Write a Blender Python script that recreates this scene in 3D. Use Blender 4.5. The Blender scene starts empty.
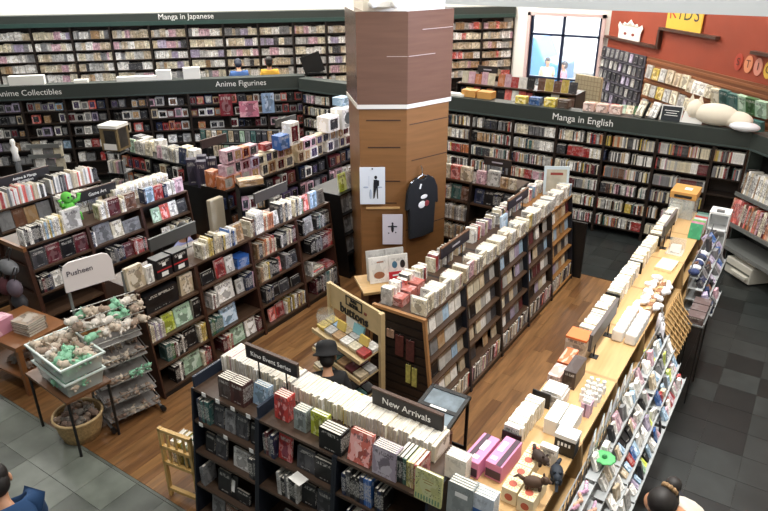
import bpy, math, random
from math import radians, sin, cos, pi, atan2, hypot
from mathutils import Vector, Matrix
rnd = random.Random(11)
SC = bpy.context.scene
COL = SC.collection
U = rnd.uniform

# ------------------------------------------------------------------ camera
FPX, YAW, PITCH, ROLL, CAMZ = 650.7, -0.58718, 0.43231, -0.00413, 5.0
_f = Vector((sin(YAW)*cos(PITCH), cos(YAW)*cos(PITCH), -sin(PITCH)))
_r = Vector((cos(YAW), -sin(YAW), 0)); _u = _r.cross(_f)
RX = _r*cos(ROLL)+_u*sin(ROLL); UX = _u*cos(ROLL)-_r*sin(ROLL); FX = _f
def ray(px, py): return RX*((px-384)/FPX)+UX*(-(py-255.5)/FPX)+FX
CP = Vector((0, 0, CAMZ))
def at(px, py, z=0.0):
    d = ray(px, py); return CP+d*((z-CAMZ)/d.z)
def atX(px, py, X):
    d = ray(px, py); return CP+d*(X/d.x)
def atY(px, py, Y):
    d = ray(px, py); return CP+d*(Y/d.y)
def atL(px, py, a, b, c):            # vertical plane a*x+b*y=c
    d = ray(px, py); return CP+d*(c/(a*d.x+b*d.y))
def atD(px, py, D): return CP+ray(px, py).normalized()*(D/ray(px, py).normalized().dot(FX))
cam = bpy.data.cameras.new('camera'); camo = bpy.data.objects.new('camera', cam); COL.objects.link(camo)
cam.sensor_fit = 'HORIZONTAL'; cam.sensor_width = 36; cam.lens = FPX*36/768; cam.clip_end = 200
mw = Matrix.Identity(4)
for i in range(3):
    mw[i][0] = RX[i]; mw[i][1] = UX[i]; mw[i][2] = -FX[i]; mw[i][3] = CP[i]
camo.matrix_world = mw
SC.camera = camo

# ------------------------------------------------------------------ materials
def lin(h):
    h = h.lstrip('#'); o = []
    for i in (0, 2, 4):
        v = int(h[i:i+2], 16)/255
        o.append(v/12.92 if v <= .04045 else ((v+.055)/1.055)**2.4)
    return tuple(o)
MATS = {}
def mat(name, col, rough=.6, metal=0, emit=None, es=1, trans=0, alpha=1, noise=0, nscale=8, stretch=None):
    if name in MATS: return MATS[name]
    m = bpy.data.materials.new(name); m.use_nodes = True; MATS[name] = m
    n = m.node_tree.nodes; l = m.node_tree.links; b = n['Principled BSDF']
    c = lin(col) if isinstance(col, str) else col
    b.inputs['Base Color'].default_value = (*c, 1); b.inputs['Roughness'].default_value = rough
    b.inputs['Metallic'].default_value = metal; b.inputs['Transmission Weight'].default_value = trans
    b.inputs['Alpha'].default_value = alpha
    if emit:
        b.inputs['Emission Color'].default_value = (*lin(emit), 1); b.inputs['Emission Strength'].default_value = es
    if noise:
        tc = n.new('ShaderNodeTexCoord'); mp = n.new('ShaderNodeMapping'); nz = n.new('ShaderNodeTexNoise')
        mp.inputs['Scale'].default_value = stretch or (1, 1, 1)
        nz.inputs['Scale'].default_value = nscale; nz.inputs['Detail'].default_value = 4
        mx = n.new('ShaderNodeMix'); mx.data_type = 'RGBA'; mx.blend_type = 'MULTIPLY'
        mx.inputs['Factor'].default_value = 1
        cr = n.new('ShaderNodeValToRGB'); cr.color_ramp.elements[0].position = .3; cr.color_ramp.elements[1].position = .7
        lo = 1-noise; cr.color_ramp.elements[0].color = (lo, lo, lo, 1); cr.color_ramp.elements[1].color = (1+noise*.3,)*3+(1,)
        l.new(tc.outputs['Object'], mp.inputs['Vector']); l.new(mp.outputs['Vector'], nz.inputs['Vector'])
        l.new(nz.outputs['Fac'], cr.inputs['Fac'])
        mx.inputs['A'].default_value = (*c, 1); l.new(cr.outputs['Color'], mx.inputs['B'])
        l.new(mx.outputs['Result'], b.inputs['Base Color'])
    return m
def cover_mat(name, art=1.0, obj=True, axis=1):
    m = bpy.data.materials.new(name); m.use_nodes = True
    n = m.node_tree.nodes; l = m.node_tree.links; b = n['Principled BSDF']; b.inputs['Roughness'].default_value = .45
    tc = n.new('ShaderNodeTexCoord')
    def mt(op, a, bb=None):
        k = n.new('ShaderNodeMath'); k.operation = op
        for i, v in enumerate((a, bb)):
            if isinstance(v, (int, float)): k.inputs[i].default_value = v
            elif v is not None: l.new(v, k.inputs[i])
        return k.outputs[0]
    def mix(f, a, bb):
        k = n.new('ShaderNodeMix'); k.data_type = 'RGBA'; l.new(f, k.inputs['Factor'])
        for s_, v in (('A', a), ('B', bb)):
            if isinstance(v, tuple): k.inputs[s_].default_value = v
            else: l.new(v, k.inputs[s_])
        return k.outputs['Result']
    def band(v, a, bb): return mt('MULTIPLY', mt('GREATER_THAN', v, a), mt('LESS_THAN', v, bb))
    if obj:
        oi = n.new('ShaderNodeObjectInfo'); base = oi.outputs['Color']; rv = mt('MULTIPLY', oi.outputs['Random'], 60.0); vec = tc.outputs['Generated']
    else:
        va = n.new('ShaderNodeAttribute'); va.attribute_name = 'Col'; base = va.outputs['Color']; rv = mt('ADD', 3.0, 0.0); vec = tc.outputs['Object']
    def nz(scale, off, st=None, det=2):
        k = n.new('ShaderNodeTexNoise'); k.noise_dimensions = '4D'; k.inputs['Scale'].default_value = scale; k.inputs['Detail'].default_value = det
        if st:
            mp = n.new('ShaderNodeMapping'); mp.inputs['Scale'].default_value = st; l.new(vec, mp.inputs['Vector']); l.new(mp.outputs['Vector'], k.inputs['Vector'])
        else: l.new(vec, k.inputs['Vector'])
        l.new(mt('ADD', rv, off), k.inputs['W'])
        return k.outputs['Fac']
    hs = n.new('ShaderNodeHueSaturation'); l.new(base, hs.inputs['Color']); hs.inputs['Value'].default_value = .4
    a3 = nz(1.7 if obj else 5, 19.0); l.new(mt('ADD', .36, mt('MULTIPLY', a3, .28)), hs.inputs['Hue'])
    h2 = n.new('ShaderNodeHueSaturation'); l.new(base, h2.inputs['Color']); h2.inputs['Saturation'].default_value = .5; h2.inputs['Value'].default_value = 1.7
    bw = n.new('ShaderNodeRGBToBW'); l.new(base, bw.inputs['Color'])
    ink = mix(mt('GREATER_THAN', bw.outputs[0], .16), (.62, .6, .55, 1), (.06, .05, .055, 1))
    if obj:
        sp = n.new('ShaderNodeSeparateXYZ'); l.new(vec, sp.inputs[0]); u = sp.outputs[axis]; z = sp.outputs[2]
        a1 = nz(3.2, 0.0); a2 = nz(2.2, 5.0)
        d = mt('SQRT', mt('ADD', mt('POWER', mt('MULTIPLY', mt('SUBTRACT', u, .5), 1.0), 2), mt('POWER', mt('MULTIPLY', mt('SUBTRACT', z, .42), .8), 2)))
        blob = mt('LESS_THAN', mt('ADD', d, mt('MULTIPLY', mt('SUBTRACT', a1, .5), .9)), .27)
        c = mix(mt('MULTIPLY', mt('GREATER_THAN', a2, .54), .55*art), base, h2.outputs['Color'])
        c = mix(mt('MULTIPLY', blob, .8*art), c, hs.outputs['Color'])
        c = mix(mt('MULTIPLY', mt('MULTIPLY', blob, mt('GREATER_THAN', a3, .53)), .75*art), c, h2.outputs['Color'])
        t1 = mt('MULTIPLY', band(u, .12, .88), band(z, .74, .88)); t2 = mt('MULTIPLY', band(u, .25, .75), band(z, .08, .13))
        w1 = mt('GREATER_THAN', nz(1.0, 31.0, (22, 22, 9), 1), .5)
        spn = mt('MULTIPLY', mt('GREATER_THAN', u, .975), mt('MULTIPLY', band(z, .2, .85), mt('GREATER_THAN', nz(1.0, 41.0, (6, .1, 16), 1), .5))) if axis == 1 else mt('MULTIPLY', t2, 0.0)
        f = mt('MULTIPLY', mt('MINIMUM', mt('ADD', mt('MULTIPLY', mt('ADD', t1, t2), w1), spn), 1.0), .75*art)
        c = mix(f, c, ink)
    else:
        c = mix(mt('MULTIPLY', mt('GREATER_THAN', nz(11, 0.0), .54), .6*art), base, h2.outputs['Color'])
        c = mix(mt('MULTIPLY', mt('LESS_THAN', nz(16, 9.0), .42), .7*art), c, hs.outputs['Color'])
        c = mix(mt('MULTIPLY', mt('GREATER_THAN', nz(34, 5.0), .6), .5*art), c, ink)
    l.new(c, b.inputs['Base Color'])
    MATS[name] = m
    return m
COVER = cover_mat('printed_cover', 1.0); PLAIN = cover_mat('plain_cover', .3); CARTM = cover_mat('printed_carton', .9, True, 0); STUFFM = cover_mat('shelved_print', .75, False)
PAGE = mat('paper', '#e6e0d2', .8, noise=.22, nscale=60, stretch=(6, .4, .4))
WHITE = mat('white_paint', '#eeece6', .6)
DARKWOOD = mat('dark_wood', '#2c221c', .45, noise=.35, nscale=6, stretch=(.6, 6, 6))
SHELFWOOD = mat('shelf_wood', '#4f3b2d', .4, noise=.3, nscale=6, stretch=(.6, 6, 6))
REDWOOD = mat('red_brown_wood', '#43291e', .42, noise=.35, nscale=6, stretch=(.6, 6, 6))
LIGHTWOOD = mat('light_wood', '#c4a06c', .35, noise=.18, nscale=7, stretch=(.5, 7, 7))
BLACK = mat('black_metal', '#121212', .4)
NAVY = mat('navy_board', '#171c26', .5)
FASCIA = mat('fascia_green', '#333a36', .5)
TEAL = mat('teal_strip', '#2c4640', .5)
STEEL = mat('steel', '#a9a9a6', .3, .9)
GREYM = mat('grey_metal', '#7d7f7f', .4, .3)
CLEAR = mat('clear_plastic', '#dfe8e6', .15, alpha=.28)
FROST = mat('frosted_plastic', '#d5e2dd', .35, alpha=.42)
LETTER = mat('white_lettering', '#f2f2ee', .6)
BLACKL = mat('black_lettering', '#161414', .6)
WICKER = mat('wicker', '#b59767', .7, noise=.4, nscale=40)
GLASS = mat('window_glass', '#f4fbff', .02, alpha=.12)

# ------------------------------------------------------------------ mesh builder
I4 = Matrix.Identity(4)
class MB:
    def __init__(s): s.v = []; s.f = []; s.m = []; s.c = []
    def add(s, vs, fs, mi=0, col=None, M=None, mis=None, cols=None):
        b = len(s.v)
        s.v += [tuple(M @ Vector(v)) for v in vs] if M is not None else [tuple(v) for v in vs]
        for i, f in enumerate(fs):
            s.f.append(tuple(b+k for k in f)); s.m.append(mis[i] if mis else mi); s.c.append(cols[i] if cols else col)
        return s
    def box(s, x0, x1, y0, y1, z0, z1, mi=0, col=None, M=None, top=None):
        vs = [(x0, y0, z0), (x1, y0, z0), (x1, y1, z0), (x0, y1, z0), (x0, y0, z1), (x1, y0, z1), (x1, y1, z1), (x0, y1, z1)]
        fs = [(0, 3, 2, 1), (4, 5, 6, 7), (0, 1, 5, 4), (1, 2, 6, 5), (2, 3, 7, 6), (3, 0, 4, 7)]
        return s.add(vs, fs, mi, col, M, cols=[col, top, col, col, col, col] if top else None)
    def prism(s, poly, t0, t1, ax='x', mi=0, M=None, col=None):
        n = len(poly)
        P = (lambda t, a, b: (t, a, b)) if ax == 'x' else (lambda t, a, b: (a, t, b)) if ax == 'y' else (lambda t, a, b: (a, b, t))
        vs = [P(t0, *p) for p in poly]+[P(t1, *p) for p in poly]
        fs = [tuple(range(n-1, -1, -1)), tuple(range(n, 2*n))]+[(i, (i+1) % n, n+(i+1) % n, n+i) for i in range(n)]
        return s.add(vs, fs, mi, col, M)
    def tube(s, pts, r, n=8, mi=0, M=None, col=None, radii=None, close=True):
        pts = [Vector(p) for p in pts]; vs = []; N = len(pts)
        for i, p in enumerate(pts):
            t = (pts[min(i+1, N-1)]-pts[max(i-1, 0)]).normalized()
            a = t.cross(Vector((0, 0, 1)) if abs(t.z) < .9 else Vector((1, 0, 0))).normalized(); b = t.cross(a)
            rr = radii[i] if radii else r
            vs += [p+a*(cos(2*pi*k/n)*rr)+b*(sin(2*pi*k/n)*rr) for k in range(n)]
        fs = [(i*n+k, i*n+(k+1) % n, (i+1)*n+(k+1) % n, (i+1)*n+k) for i in range(N-1) for k in range(n)]
        if close: fs += [tuple(range(n-1, -1, -1)), tuple((N-1)*n+k for k in range(n))]
        return s.add(vs, fs, mi, col, M)
    def cyl(s, p0, p1, r0, r1=None, n=12, mi=0, M=None, col=None):
        return s.tube([p0, p1], r0, n, mi, M, col, radii=[r0, r0 if r1 is None else r1])
    def ball(s, c, r, n=10, m=7, mi=0, M=None, col=None):
        r = r if isinstance(r, (tuple, list)) else (r, r, r); vs = [(c[0], c[1], c[2]-r[2])]; fs = []
        for j in range(1, m):
            a = -pi/2+pi*j/m
            vs += [(c[0]+r[0]*cos(a)*cos(2*pi*k/n), c[1]+r[1]*cos(a)*sin(2*pi*k/n), c[2]+r[2]*sin(a)) for k in range(n)]
        vs.append((c[0], c[1], c[2]+r[2])); T = len(vs)-1
        for k in range(n):
            fs.append((0, 1+(k+1) % n, 1+k)); fs.append((T, 1+(m-2)*n+k, 1+(m-2)*n+(k+1) % n))
            for j in range(m-2): fs.append((1+j*n+k, 1+j*n+(k+1) % n, 1+(j+1)*n+(k+1) % n, 1+(j+1)*n+k))
        return s.add(vs, fs, mi, col, M)
    def lathe(s, prof, n=20, mi=0, M=None, col=None):
        vs = [(r*cos(2*pi*k/n), r*sin(2*pi*k/n), z) for r, z in prof for k in range(n)]
        fs = [(i*n+k, i*n+(k+1) % n, (i+1)*n+(k+1) % n, (i+1)*n+k) for i in range(len(prof)-1) for k in range(n)]
        return s.add(vs, fs, mi, col, M)
    def mesh(s, name, mats):
        me = bpy.data.meshes.new(name); me.from_pydata(s.v, [], s.f)
        for m in (mats if isinstance(mats, (list, tuple)) else [mats]): me.materials.append(m)
        me.polygons.foreach_set('material_index', s.m)
        if any(c is not None for c in s.c):
            a = me.color_attributes.new('Col', 'FLOAT_COLOR', 'CORNER'); buf = []
            for f, c in zip(s.f, s.c): buf += [*(c or (.5, .5, .5)), 1.0]*len(f)
            a.data.foreach_set('color', buf)
        me.update()
        return me
    def build(s, name, mats, parent=None, M=None, smooth=False, bevel=0):
        me = s.mesh(name, mats)
        if smooth: me.polygons.foreach_set('use_smooth', [True]*len(me.polygons))
        return link(name, me, parent, M, bevel)
def link(name, data, parent=None, M=None, bevel=0):
    o = bpy.data.objects.new(name, data); COL.objects.link(o)
    if parent is not None: o.parent = parent
    if M is not None: o.matrix_basis = M
    if bevel:
        b = o.modifiers.new('edge', 'BEVEL'); b.width = bevel; b.segments = 2; b.limit_method = 'ANGLE'
    return o
SEEN = {}
def tag(o, label=None, cat=None, group=None, kind=None):
    if label:
        o['label'] = label
        if label in SEEN and not group: print('DUPLABEL', label)
        SEEN[label] = 1
        k = len(label.split())
        if k < 4 or k > 16: print('LABELLEN', k, label)
    if cat: o['category'] = cat
    if group: o['group'] = group
    if kind: o['kind'] = kind
    return o
def thing(name, label, cat, M=I4, group=None):
    o = bpy.data.objects.new(name, None); COL.objects.link(o); o.empty_display_size = .1
    o.matrix_basis = M if isinstance(M, Matrix) else Matrix.Translation(M)
    return tag(o, label, cat, group)
def struct(name, mb, mats, label=None, M=None):
    return tag(mb.build(name, mats, None, M), label, None, None, 'structure')
def fr(x, y, z, ang):                # frame whose local +Y looks outward along world angle ang
    return Matrix.Translation((x, y, z)) @ Matrix.Rotation(radians(ang-90), 4, 'Z')
def T(x, y, z): return Matrix.Translation((x, y, z))
def Rz(a): return Matrix.Rotation(radians(a), 4, 'Z')
def Rx(a): return Matrix.Rotation(radians(a), 4, 'X')
def Ry(a): return Matrix.Rotation(radians(a), 4, 'Y')
def S(x, y, z): return Matrix.Diagonal((x, y, z, 1))
def text(name, body, parent, M, size, m, depth=.003, align='CENTER', space=1.0):
    # M is a frame whose +Y looks at the reader; the lettering stands in its XZ plane
    c = bpy.data.curves.new(name, 'FONT'); c.body = body; c.size = size; c.extrude = depth/2; c.align_x = align; c.align_y = 'CENTER'; c.space_character = space
    c.resolution_u = 3
    c.materials.append(m)
    R = Matrix(((-1, 0, 0, 0), (0, 0, 1, 0), (0, 1, 0, 0), (0, 0, 0, 1)))
    o = bpy.data.objects.new(name, c); COL.objects.link(o)
    bpy.context.view_layer.update()
    me = bpy.data.meshes.new_from_object(o.evaluated_get(bpy.context.evaluated_depsgraph_get()))
    bpy.data.objects.remove(o); bpy.data.curves.remove(c)
    return link(name, me, parent, M @ R)
def ordn(i):
    return {1: 'first', 2: 'second', 3: 'third', 4: 'fourth', 5: 'fifth', 6: 'sixth'}.get(i) or f"{i}{'th' if 10 <= i % 100 <= 20 else {1: 'st', 2: 'nd', 3: 'rd'}.get(i % 10, 'th')}"

# ------------------------------------------------------------------ colours of printed goods
C = {k: lin(v) for k, v in {
    'white': '#e9e6df', 'cream': '#d9cfb4', 'pale grey': '#b9b7b2', 'grey': '#7f7f80', 'dark grey': '#3c3c40', 'black': '#161518', 'navy': '#1d2a4a',
    'blue': '#3564a8', 'pale blue': '#9dbbd4', 'teal': '#3d6763', 'green': '#3f6d3e', 'lime': '#c1cf4a', 'pale green': '#a9c9ae', 'yellow': '#cdb355', 'orange': '#bf7448',
    'red': '#a23330', 'maroon': '#5d1d25', 'pink': '#c9a0ac', 'coral': '#d9665a', 'lilac': '#a79bb5', 'purple': '#4b3f63', 'brown': '#6a4632', 'tan': '#b08d64', 'beige': '#c3b295'}.items()}
MIX = ['white']*6+['cream']*4+['pale grey']*3+['black']*5+['dark grey']*3+['grey']*2+['navy']*2+['red']*3+['maroon']*2+['orange', 'yellow', 'teal', 'blue', 'pale blue', 'green', 'brown', 'tan', 'pink', 'beige', 'beige']
PALE = ['white']*8+['cream']*6+['pale grey']*4+['beige']*3+['pink']*3+['pale blue', 'lilac', 'coral', 'grey', 'yellow', 'red', 'dark grey']
WARM = ['white']*4+['cream']*3+['beige']*2+['pink']*2+['red']*3+['coral', 'orange', 'tan', 'grey', 'black', 'maroon', 'pale grey', 'yellow']
BLK = ['black']*5+['dark grey']*3+['navy']*2+['grey', 'maroon', 'white']
PAGEC = lin('#e4ded0')
def cj(name, j=.15):
    c = C[name]; k = 1+U(-j, j); return tuple(max(0, min(1, v*k)) for v in c)

# ------------------------------------------------------------------ book, box and package prototypes
_b = MB(); _b.box(-.5, -.42, 0, 1, 0, 1); _b.box(.42, .5, 0, 1, 0, 1); _b.box(-.42, .42, .94, 1, 0, 1)
BOOKME = _b.mesh('book_cover', COVER); BOOKPLAIN = _b.mesh('book_cover_plain', PLAIN)
_b = MB(); _b.box(-.42, .42, .03, .94, .015, .985); PAGEME = _b.mesh('page_block', PAGE)
_b = MB()
_b.box(-.5, -.42, 0, 1, 0, 1); _b.box(.42, .5, 0, 1, 0, 1); _b.box(-.42, .42, .94, 1, 0, 1); _b.box(-.42, .42, .03, .94, .015, .985, mi=1)
MANGAME = _b.mesh('manga_volume', [PLAIN, PAGE])
_proto = {}
NBOOK = {}
def put_book(M, size, cname, label, name='book', cat='book', group=None, parts=True, plain=False, col=None):
    NBOOK[name] = NBOOK.get(name, 0)+1
    key = (parts, plain)
    if key not in _proto:
        o = bpy.data.objects.new(name, (BOOKPLAIN if plain else BOOKME) if parts else MANGAME)
        p = bpy.data.objects.new('page_block', PAGEME) if parts else None
        _proto[key] = (o, p)
    o0, p0 = _proto[key]
    o = o0.copy(); o.name = name; COL.objects.link(o)
    o.matrix_basis = M @ S(*size); o.color = (*(col or cj(cname)), 1)
    tag(o, label, cat, group)
    if p0 is not None:
        p = p0.copy(); p.parent = o; COL.objects.link(p)
    return o
_b = MB(); _b.box(-.5, .5, -.5, .5, 0, 1); CARTONME = _b.mesh('carton', CARTM)
_pm = bpy.data.materials.new('plain_card'); _pm.use_nodes = True; _pi = _pm.node_tree.nodes.new('ShaderNodeObjectInfo'); _pm.node_tree.links.new(_pi.outputs['Color'], _pm.node_tree.nodes['Principled BSDF'].inputs['Base Color']); CARTPLAIN = _b.mesh('plain_carton', _pm)
_b = MB(); _b.box(-.34, .34, .5, .502, .16, .84); _b.ball((0, .503, .4), (.16, .006, .2), 10, 6, mi=1); _b.ball((.03, .505, .66), (.12, .008, .11), 8, 6, mi=1); _b.ball((-.14, .504, .3), (.09, .006, .12), 8, 5, mi=1)
_wm = bpy.data.materials.new('box_window'); _wm.use_nodes = True; _wi = _wm.node_tree.nodes.new('ShaderNodeObjectInfo'); _wm.node_tree.links.new(_wi.outputs['Color'], _wm.node_tree.nodes['Principled BSDF'].inputs['Base Color']); _wm.node_tree.nodes['Principled BSDF'].inputs['Roughness'].default_value = .2
WINME = _b.mesh('box_window', [_wm, CARTM])
_fb = {}
def put_box(M, size, cname, label, name='figurine_box', cat='box', group=None, window=True, col=None, plain=False):
    NBOOK[name] = NBOOK.get(name, 0)+1
    if not _fb:
        _fb['o'] = bpy.data.objects.new(name, CARTONME); _fb['w'] = bpy.data.objects.new('window', WINME)
    o = _fb['o'].copy(); o.name = name; COL.objects.link(o); o.matrix_basis = M @ S(*size); o.color = (*(col or cj(cname)), 1)
    if plain: o.data = CARTPLAIN
    tag(o, label, cat, group)
    if window:
        w = _fb['w'].copy(); w.parent = o; COL.objects.link(w); w.color = (*cj(rnd.choice(['black', 'dark grey', 'dark grey', 'grey', 'pale grey', 'brown', 'purple', 'maroon', 'tan']), .3), 1)
    return o
STUFF = MB()        # books beyond the counted ones
JSTUFF = MB(); ESTUFF = MB()
def stuff_book(B, M, size, col):
    t, d, h = size
    B.box(-t/2, t/2, 0, d, .001, h, 0, col, M, top=PAGEC)

# items: ('s', [colours], n, (h0,h1), t) spine out; ('f', colour, w, h, n) face out, n copies deep; ('g', width); ('p', colour, n, h) a lying pile
def run(F, L, z, yf, items, desc, end, noun='book', name='book', cat='book', group=None, depth=.15, tr=(.018, .04), stuff=None, x0=.03, plain=False, parts=True, back=8):
    x = x0; i = 0
    def emit(M, size, cn, how):
        nonlocal i
        i += 1
        if stuff is not None: stuff_book(stuff, M, size, cj(cn)); return
        put_book(M, size, cn, f"{cn} {'facing ' if how == 'F' else 'rear ' if how == 'B' else 'lying ' if how else ''}{noun}, {ordn(i)} from {end}, {desc}", name, cat, group, parts, plain)
    for it in items:
        if x > L-.03: break
        if it[0] == 'g': x += it[1]
        elif it[0] == 's':
            hr = it[3] if len(it) > 3 else (.19, .25); ln = it[5] if len(it) > 5 else 0
            for k in range(it[2]):
                t = it[4] if len(it) > 4 and it[4] else U(*tr)
                if x+t > L-.027: break
                cn = rnd.choice(it[1]); h = U(*hr); d = depth*U(.9, 1.05)
                M = F @ T(x+t/2+.0005, yf-d-.012*rnd.random(), z+.001) @ Ry(ln)
                emit(M, (t-.001, d, h), cn, ''); x += t
            x += .004
        elif it[0] == 'f':
            _, cn, w, h = it[:4]; n = it[4] if len(it) > 4 else 1; th = it[5] if len(it) > 5 else .022
            if x+w > L-.027: break
            for k in range(n):
                M = F @ T(x+w, yf-.03-th/2-k*(th+.002), z+.001) @ Rx(-0 if n > 1 else -back+back) @ Rz(90)
                if n == 1: M = F @ T(x+w, yf-.05, z+.001+th*.12) @ Rx(back) @ Rz(90)
                emit(M, (th, w, h), cn, 'F' if k == 0 else 'B')
            x += w+.012
        elif it[0] == 'p':
            _, cns, n, w = it
            zz = z
            for k in range(n):
                t = U(.015, .03); d = w*U(.9, 1)
                cn = rnd.choice(cns)
                M = F @ T(x, yf-.02-.2, zz+t/2) @ Rz(U(-4, 4)) @ T(0, 0, 0) @ Ry(90) @ Rx(0) 
                emit(M, (t, .2, w), cn, ' lying flat'); zz += t+.001
            x += w+.01
    return x
# ------------------------------------------------------------------ floor
TILE = mat('floor_tile', '#4a4d49', .38, noise=.3, nscale=5)
def floor_mat(name, rough, stretch, ns, amt):
    m = bpy.data.materials.new(name); m.use_nodes = True; n = m.node_tree.nodes; l = m.node_tree.links; b = n['Principled BSDF']
    va = n.new('ShaderNodeAttribute'); va.attribute_name = 'Col'; tc = n.new('ShaderNodeTexCoord'); mp = n.new('ShaderNodeMapping'); nz = n.new('ShaderNodeTexNoise')
    mp.inputs['Scale'].default_value = stretch; nz.inputs['Scale'].default_value = ns; nz.inputs['Detail'].default_value = 5
    cr = n.new('ShaderNodeValToRGB'); cr.color_ramp.elements[0].position = .3; cr.color_ramp.elements[1].position = .72
    cr.color_ramp.elements[0].color = (1-amt,)*3+(1,); cr.color_ramp.elements[1].color = (1+amt*.3,)*3+(1,)
    mx = n.new('ShaderNodeMix'); mx.data_type = 'RGBA'; mx.blend_type = 'MULTIPLY'; mx.inputs['Factor'].default_value = 1
    l.new(tc.outputs['Object'], mp.inputs['Vector']); l.new(mp.outputs['Vector'], nz.inputs['Vector']); l.new(nz.outputs['Fac'], cr.inputs['Fac'])
    l.new(va.outputs['Color'], mx.inputs['A']); l.new(cr.outputs['Color'], mx.inputs['B']); l.new(mx.outputs['Result'], b.inputs['Base Color'])
    b.inputs['Roughness'].default_value = rough
    return m
FT = floor_mat('slate_tile', .33, (1, 1, 1), 4, .3); FW = floor_mat('oak_plank', .36, (7, .7, 1), 3, .42)
GROUT = mat('grout', '#24251f', .8)
struct('floor', MB().box(-20, 3, -1.5, 24, -.12, -.012), GROUT, 'dark base slab under the tiles and planks')
tl = MB(); q = .4345; gx0 = -.245-q*30; gy0 = 1.27*5-q*20
LT = ['#666b63', '#5f645d', '#6f756c', '#585d56', '#737970']; DT = ['#2e3231', '#2a2e2d', '#333736', '#272a2a', '#2c302f']
for i in range(0, 40):
    for j in range(-16, 42):
        x = gx0+i*q; y = gy0+j*q
        if x > 2.9 or y < -1.4 or y > 18.5: continue
        x1 = x+q; y1 = y+q
        left = x1 < -1.7
        wx0, wx1, wy0, wy1 = -10.15, -1.75, 2.91, 10.25
        cells = []
        if x1 <= wx0 or x >= wx1 or y1 <= wy0 or y >= wy1: cells = [(x, x1, y, y1)]
        else:
            if y < wy0: cells.append((x, x1, y, wy0))
            if y1 > wy1: cells.append((x, x1, wy1, y1))
            if x1 > wx1: cells.append((wx1, x1, max(y, wy0), min(y1, wy1)))
            if x < wx0: cells.append((x, wx0, max(y, wy0), min(y1, wy1)))
        pal = LT if (x < -3 and y < 3.5) else DT
        k = rnd.choice(pal)
        if not left and rnd.random() < .16: k = '#1c1e1d'
        if -.26 < x < -.2 and 6.6 < y < 8.0: k = '#1d1f1e'
        for xa_, xb_, ya, yb in cells:
            if xb_-xa_ > .012 and yb-ya > .012: tl.box(xa_+.002, xb_-.002, ya+.002, yb-.002, -.012, 0, 0, lin(k))
struct('floor_tile', tl, FT, 'dark and mid grey slate tiles laid in a grid')
wd = MB(); x = -10.15
WP = ['#86603a', '#775231', '#956c41', '#7f5935', '#8b643d', '#6f4b2b']
while x < -1.75:
    w = .127; y = 2.91-rnd.random()*.0; first = True
    while y < 10.24:
        L = U(.5, 1.7) if first else U(.9, 1.8); first = False
        y1 = min(10.25, y+L)
        wd.box(x+.001, x+w-.001, y+.001, y1-.001, -.012, 0, 0, lin(rnd.choice(WP))); y = y1
    x += w
struct('floor_wood', wd, FW, 'warm oak plank floor between the bookcases')

# ------------------------------------------------------------------ room shell
WALLW = mat('wall_white', '#eceae2', .8)
s2 = .70710678
FJ = lambda s, off=0.0: fr(s*s2-(18.385+off)*s2, s*s2+(18.385+off)*s2, 0, -45)   # frames on the 45 degree line of the far shelves
struct('wall_back', MB().box(-8.05, 9.5, -.25, 0, 0, 7), WALLW, 'white wall above the Japanese manga shelves', FJ(0, .38))
wy = 18.35
wb = MB(); wb.box(-8.4, -7.32, wy, wy+.22, 0, 7); wb.box(-5.15, -4.9, wy, wy+.22, 0, 7); wb.box(-7.32, -5.15, wy, wy+.22, 3.56, 7); wb.box(-7.32, -5.15, wy, wy+.22, 0, .9)
struct('wall_window', wb, WALLW, 'white wall with the street window')
RED = mat('red_paint', '#9a4229', .7, noise=.12, nscale=1.2)
# red wall: frame with local X running along it; outward normal looks towards (-,-)
FR = fr(-5.03, 18.32, 0, -135)       # local X = (-.707,.707): the wall runs along -X
struct('wall_kids', MB().box(-11, 0, -.2, 0, 0, 7), RED, 'rust red wall over the children shelves', FR)
struct('beam', MB().box(-7.6, 4, 12.75, 13.3, 4.075, 7), mat('beam_white', '#c3cacd', .8), 'white bulkhead above the English manga shelves')
struct('ceiling', MB().box(-22, 5, -3, 25, 7, 7.2), WALLW, 'white ceiling above the shop floor')
struct('wall_side', MB().box(3.0, 3.2, -3, 24, 0, 7), WALLW, 'white wall beyond the frame on the counter side')
# raised floor behind the figurine shelves
struct('floor_raised', MB().box(-6.5, 6, .05, 1.6, 0, .9), mat('raised_floor', '#4c4a46', .6), 'raised floor strip in front of the Japanese manga shelves', fr(-18.385*s2+.0, 18.385*s2, 0, -45))

# window
wf = MB(); x0, x1, z0, z1 = -7.32, -5.15, .9, 3.56
fm = MB(); t = .09
fm.box(x0, x0+t, wy-.06, wy+.2, z0, z1); fm.box(x1-t, x1, wy-.06, wy+.2, z0, z1); fm.box(x0, x1, wy-.06, wy+.2, z1-t, z1); fm.box(x0, x1, wy-.1, wy+.2, z0, z0+t)
win = tag(fm.build('window_1', mat('window_trim', '#d3b9b5', .5)), 'pink-white trimmed shop window onto the street', None, None, 'structure')
bm = MB(); b0 = .035
for xx in (x0+t, -6.32, x1-t-.07): bm.box(xx, xx+.07, wy, wy+.08, z0+t, z1-t)
for zz in (1.78, 2.95): bm.box(x0+t, x1-t, wy, wy+.08, zz, zz+.06)
bm.build('window_frame', mat('window_bars', '#1d2740', .4), win)
MB().box(x0+t, x1-t, wy+.035, wy+.045, z0+t, z1-t).build('window_pane', GLASS, win)
# street outside
struct('street', MB().box(-16, 6, 18.8, 34, -.1, 0), mat('street_asphalt', '#8d8c88', .8), 'pale street outside the window')
struct('exterior_building', MB().box(-19, -4, 31, 31.4, 0, 9), mat('building_white', '#f4f4f2', .8), 'white building across the street')

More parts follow.
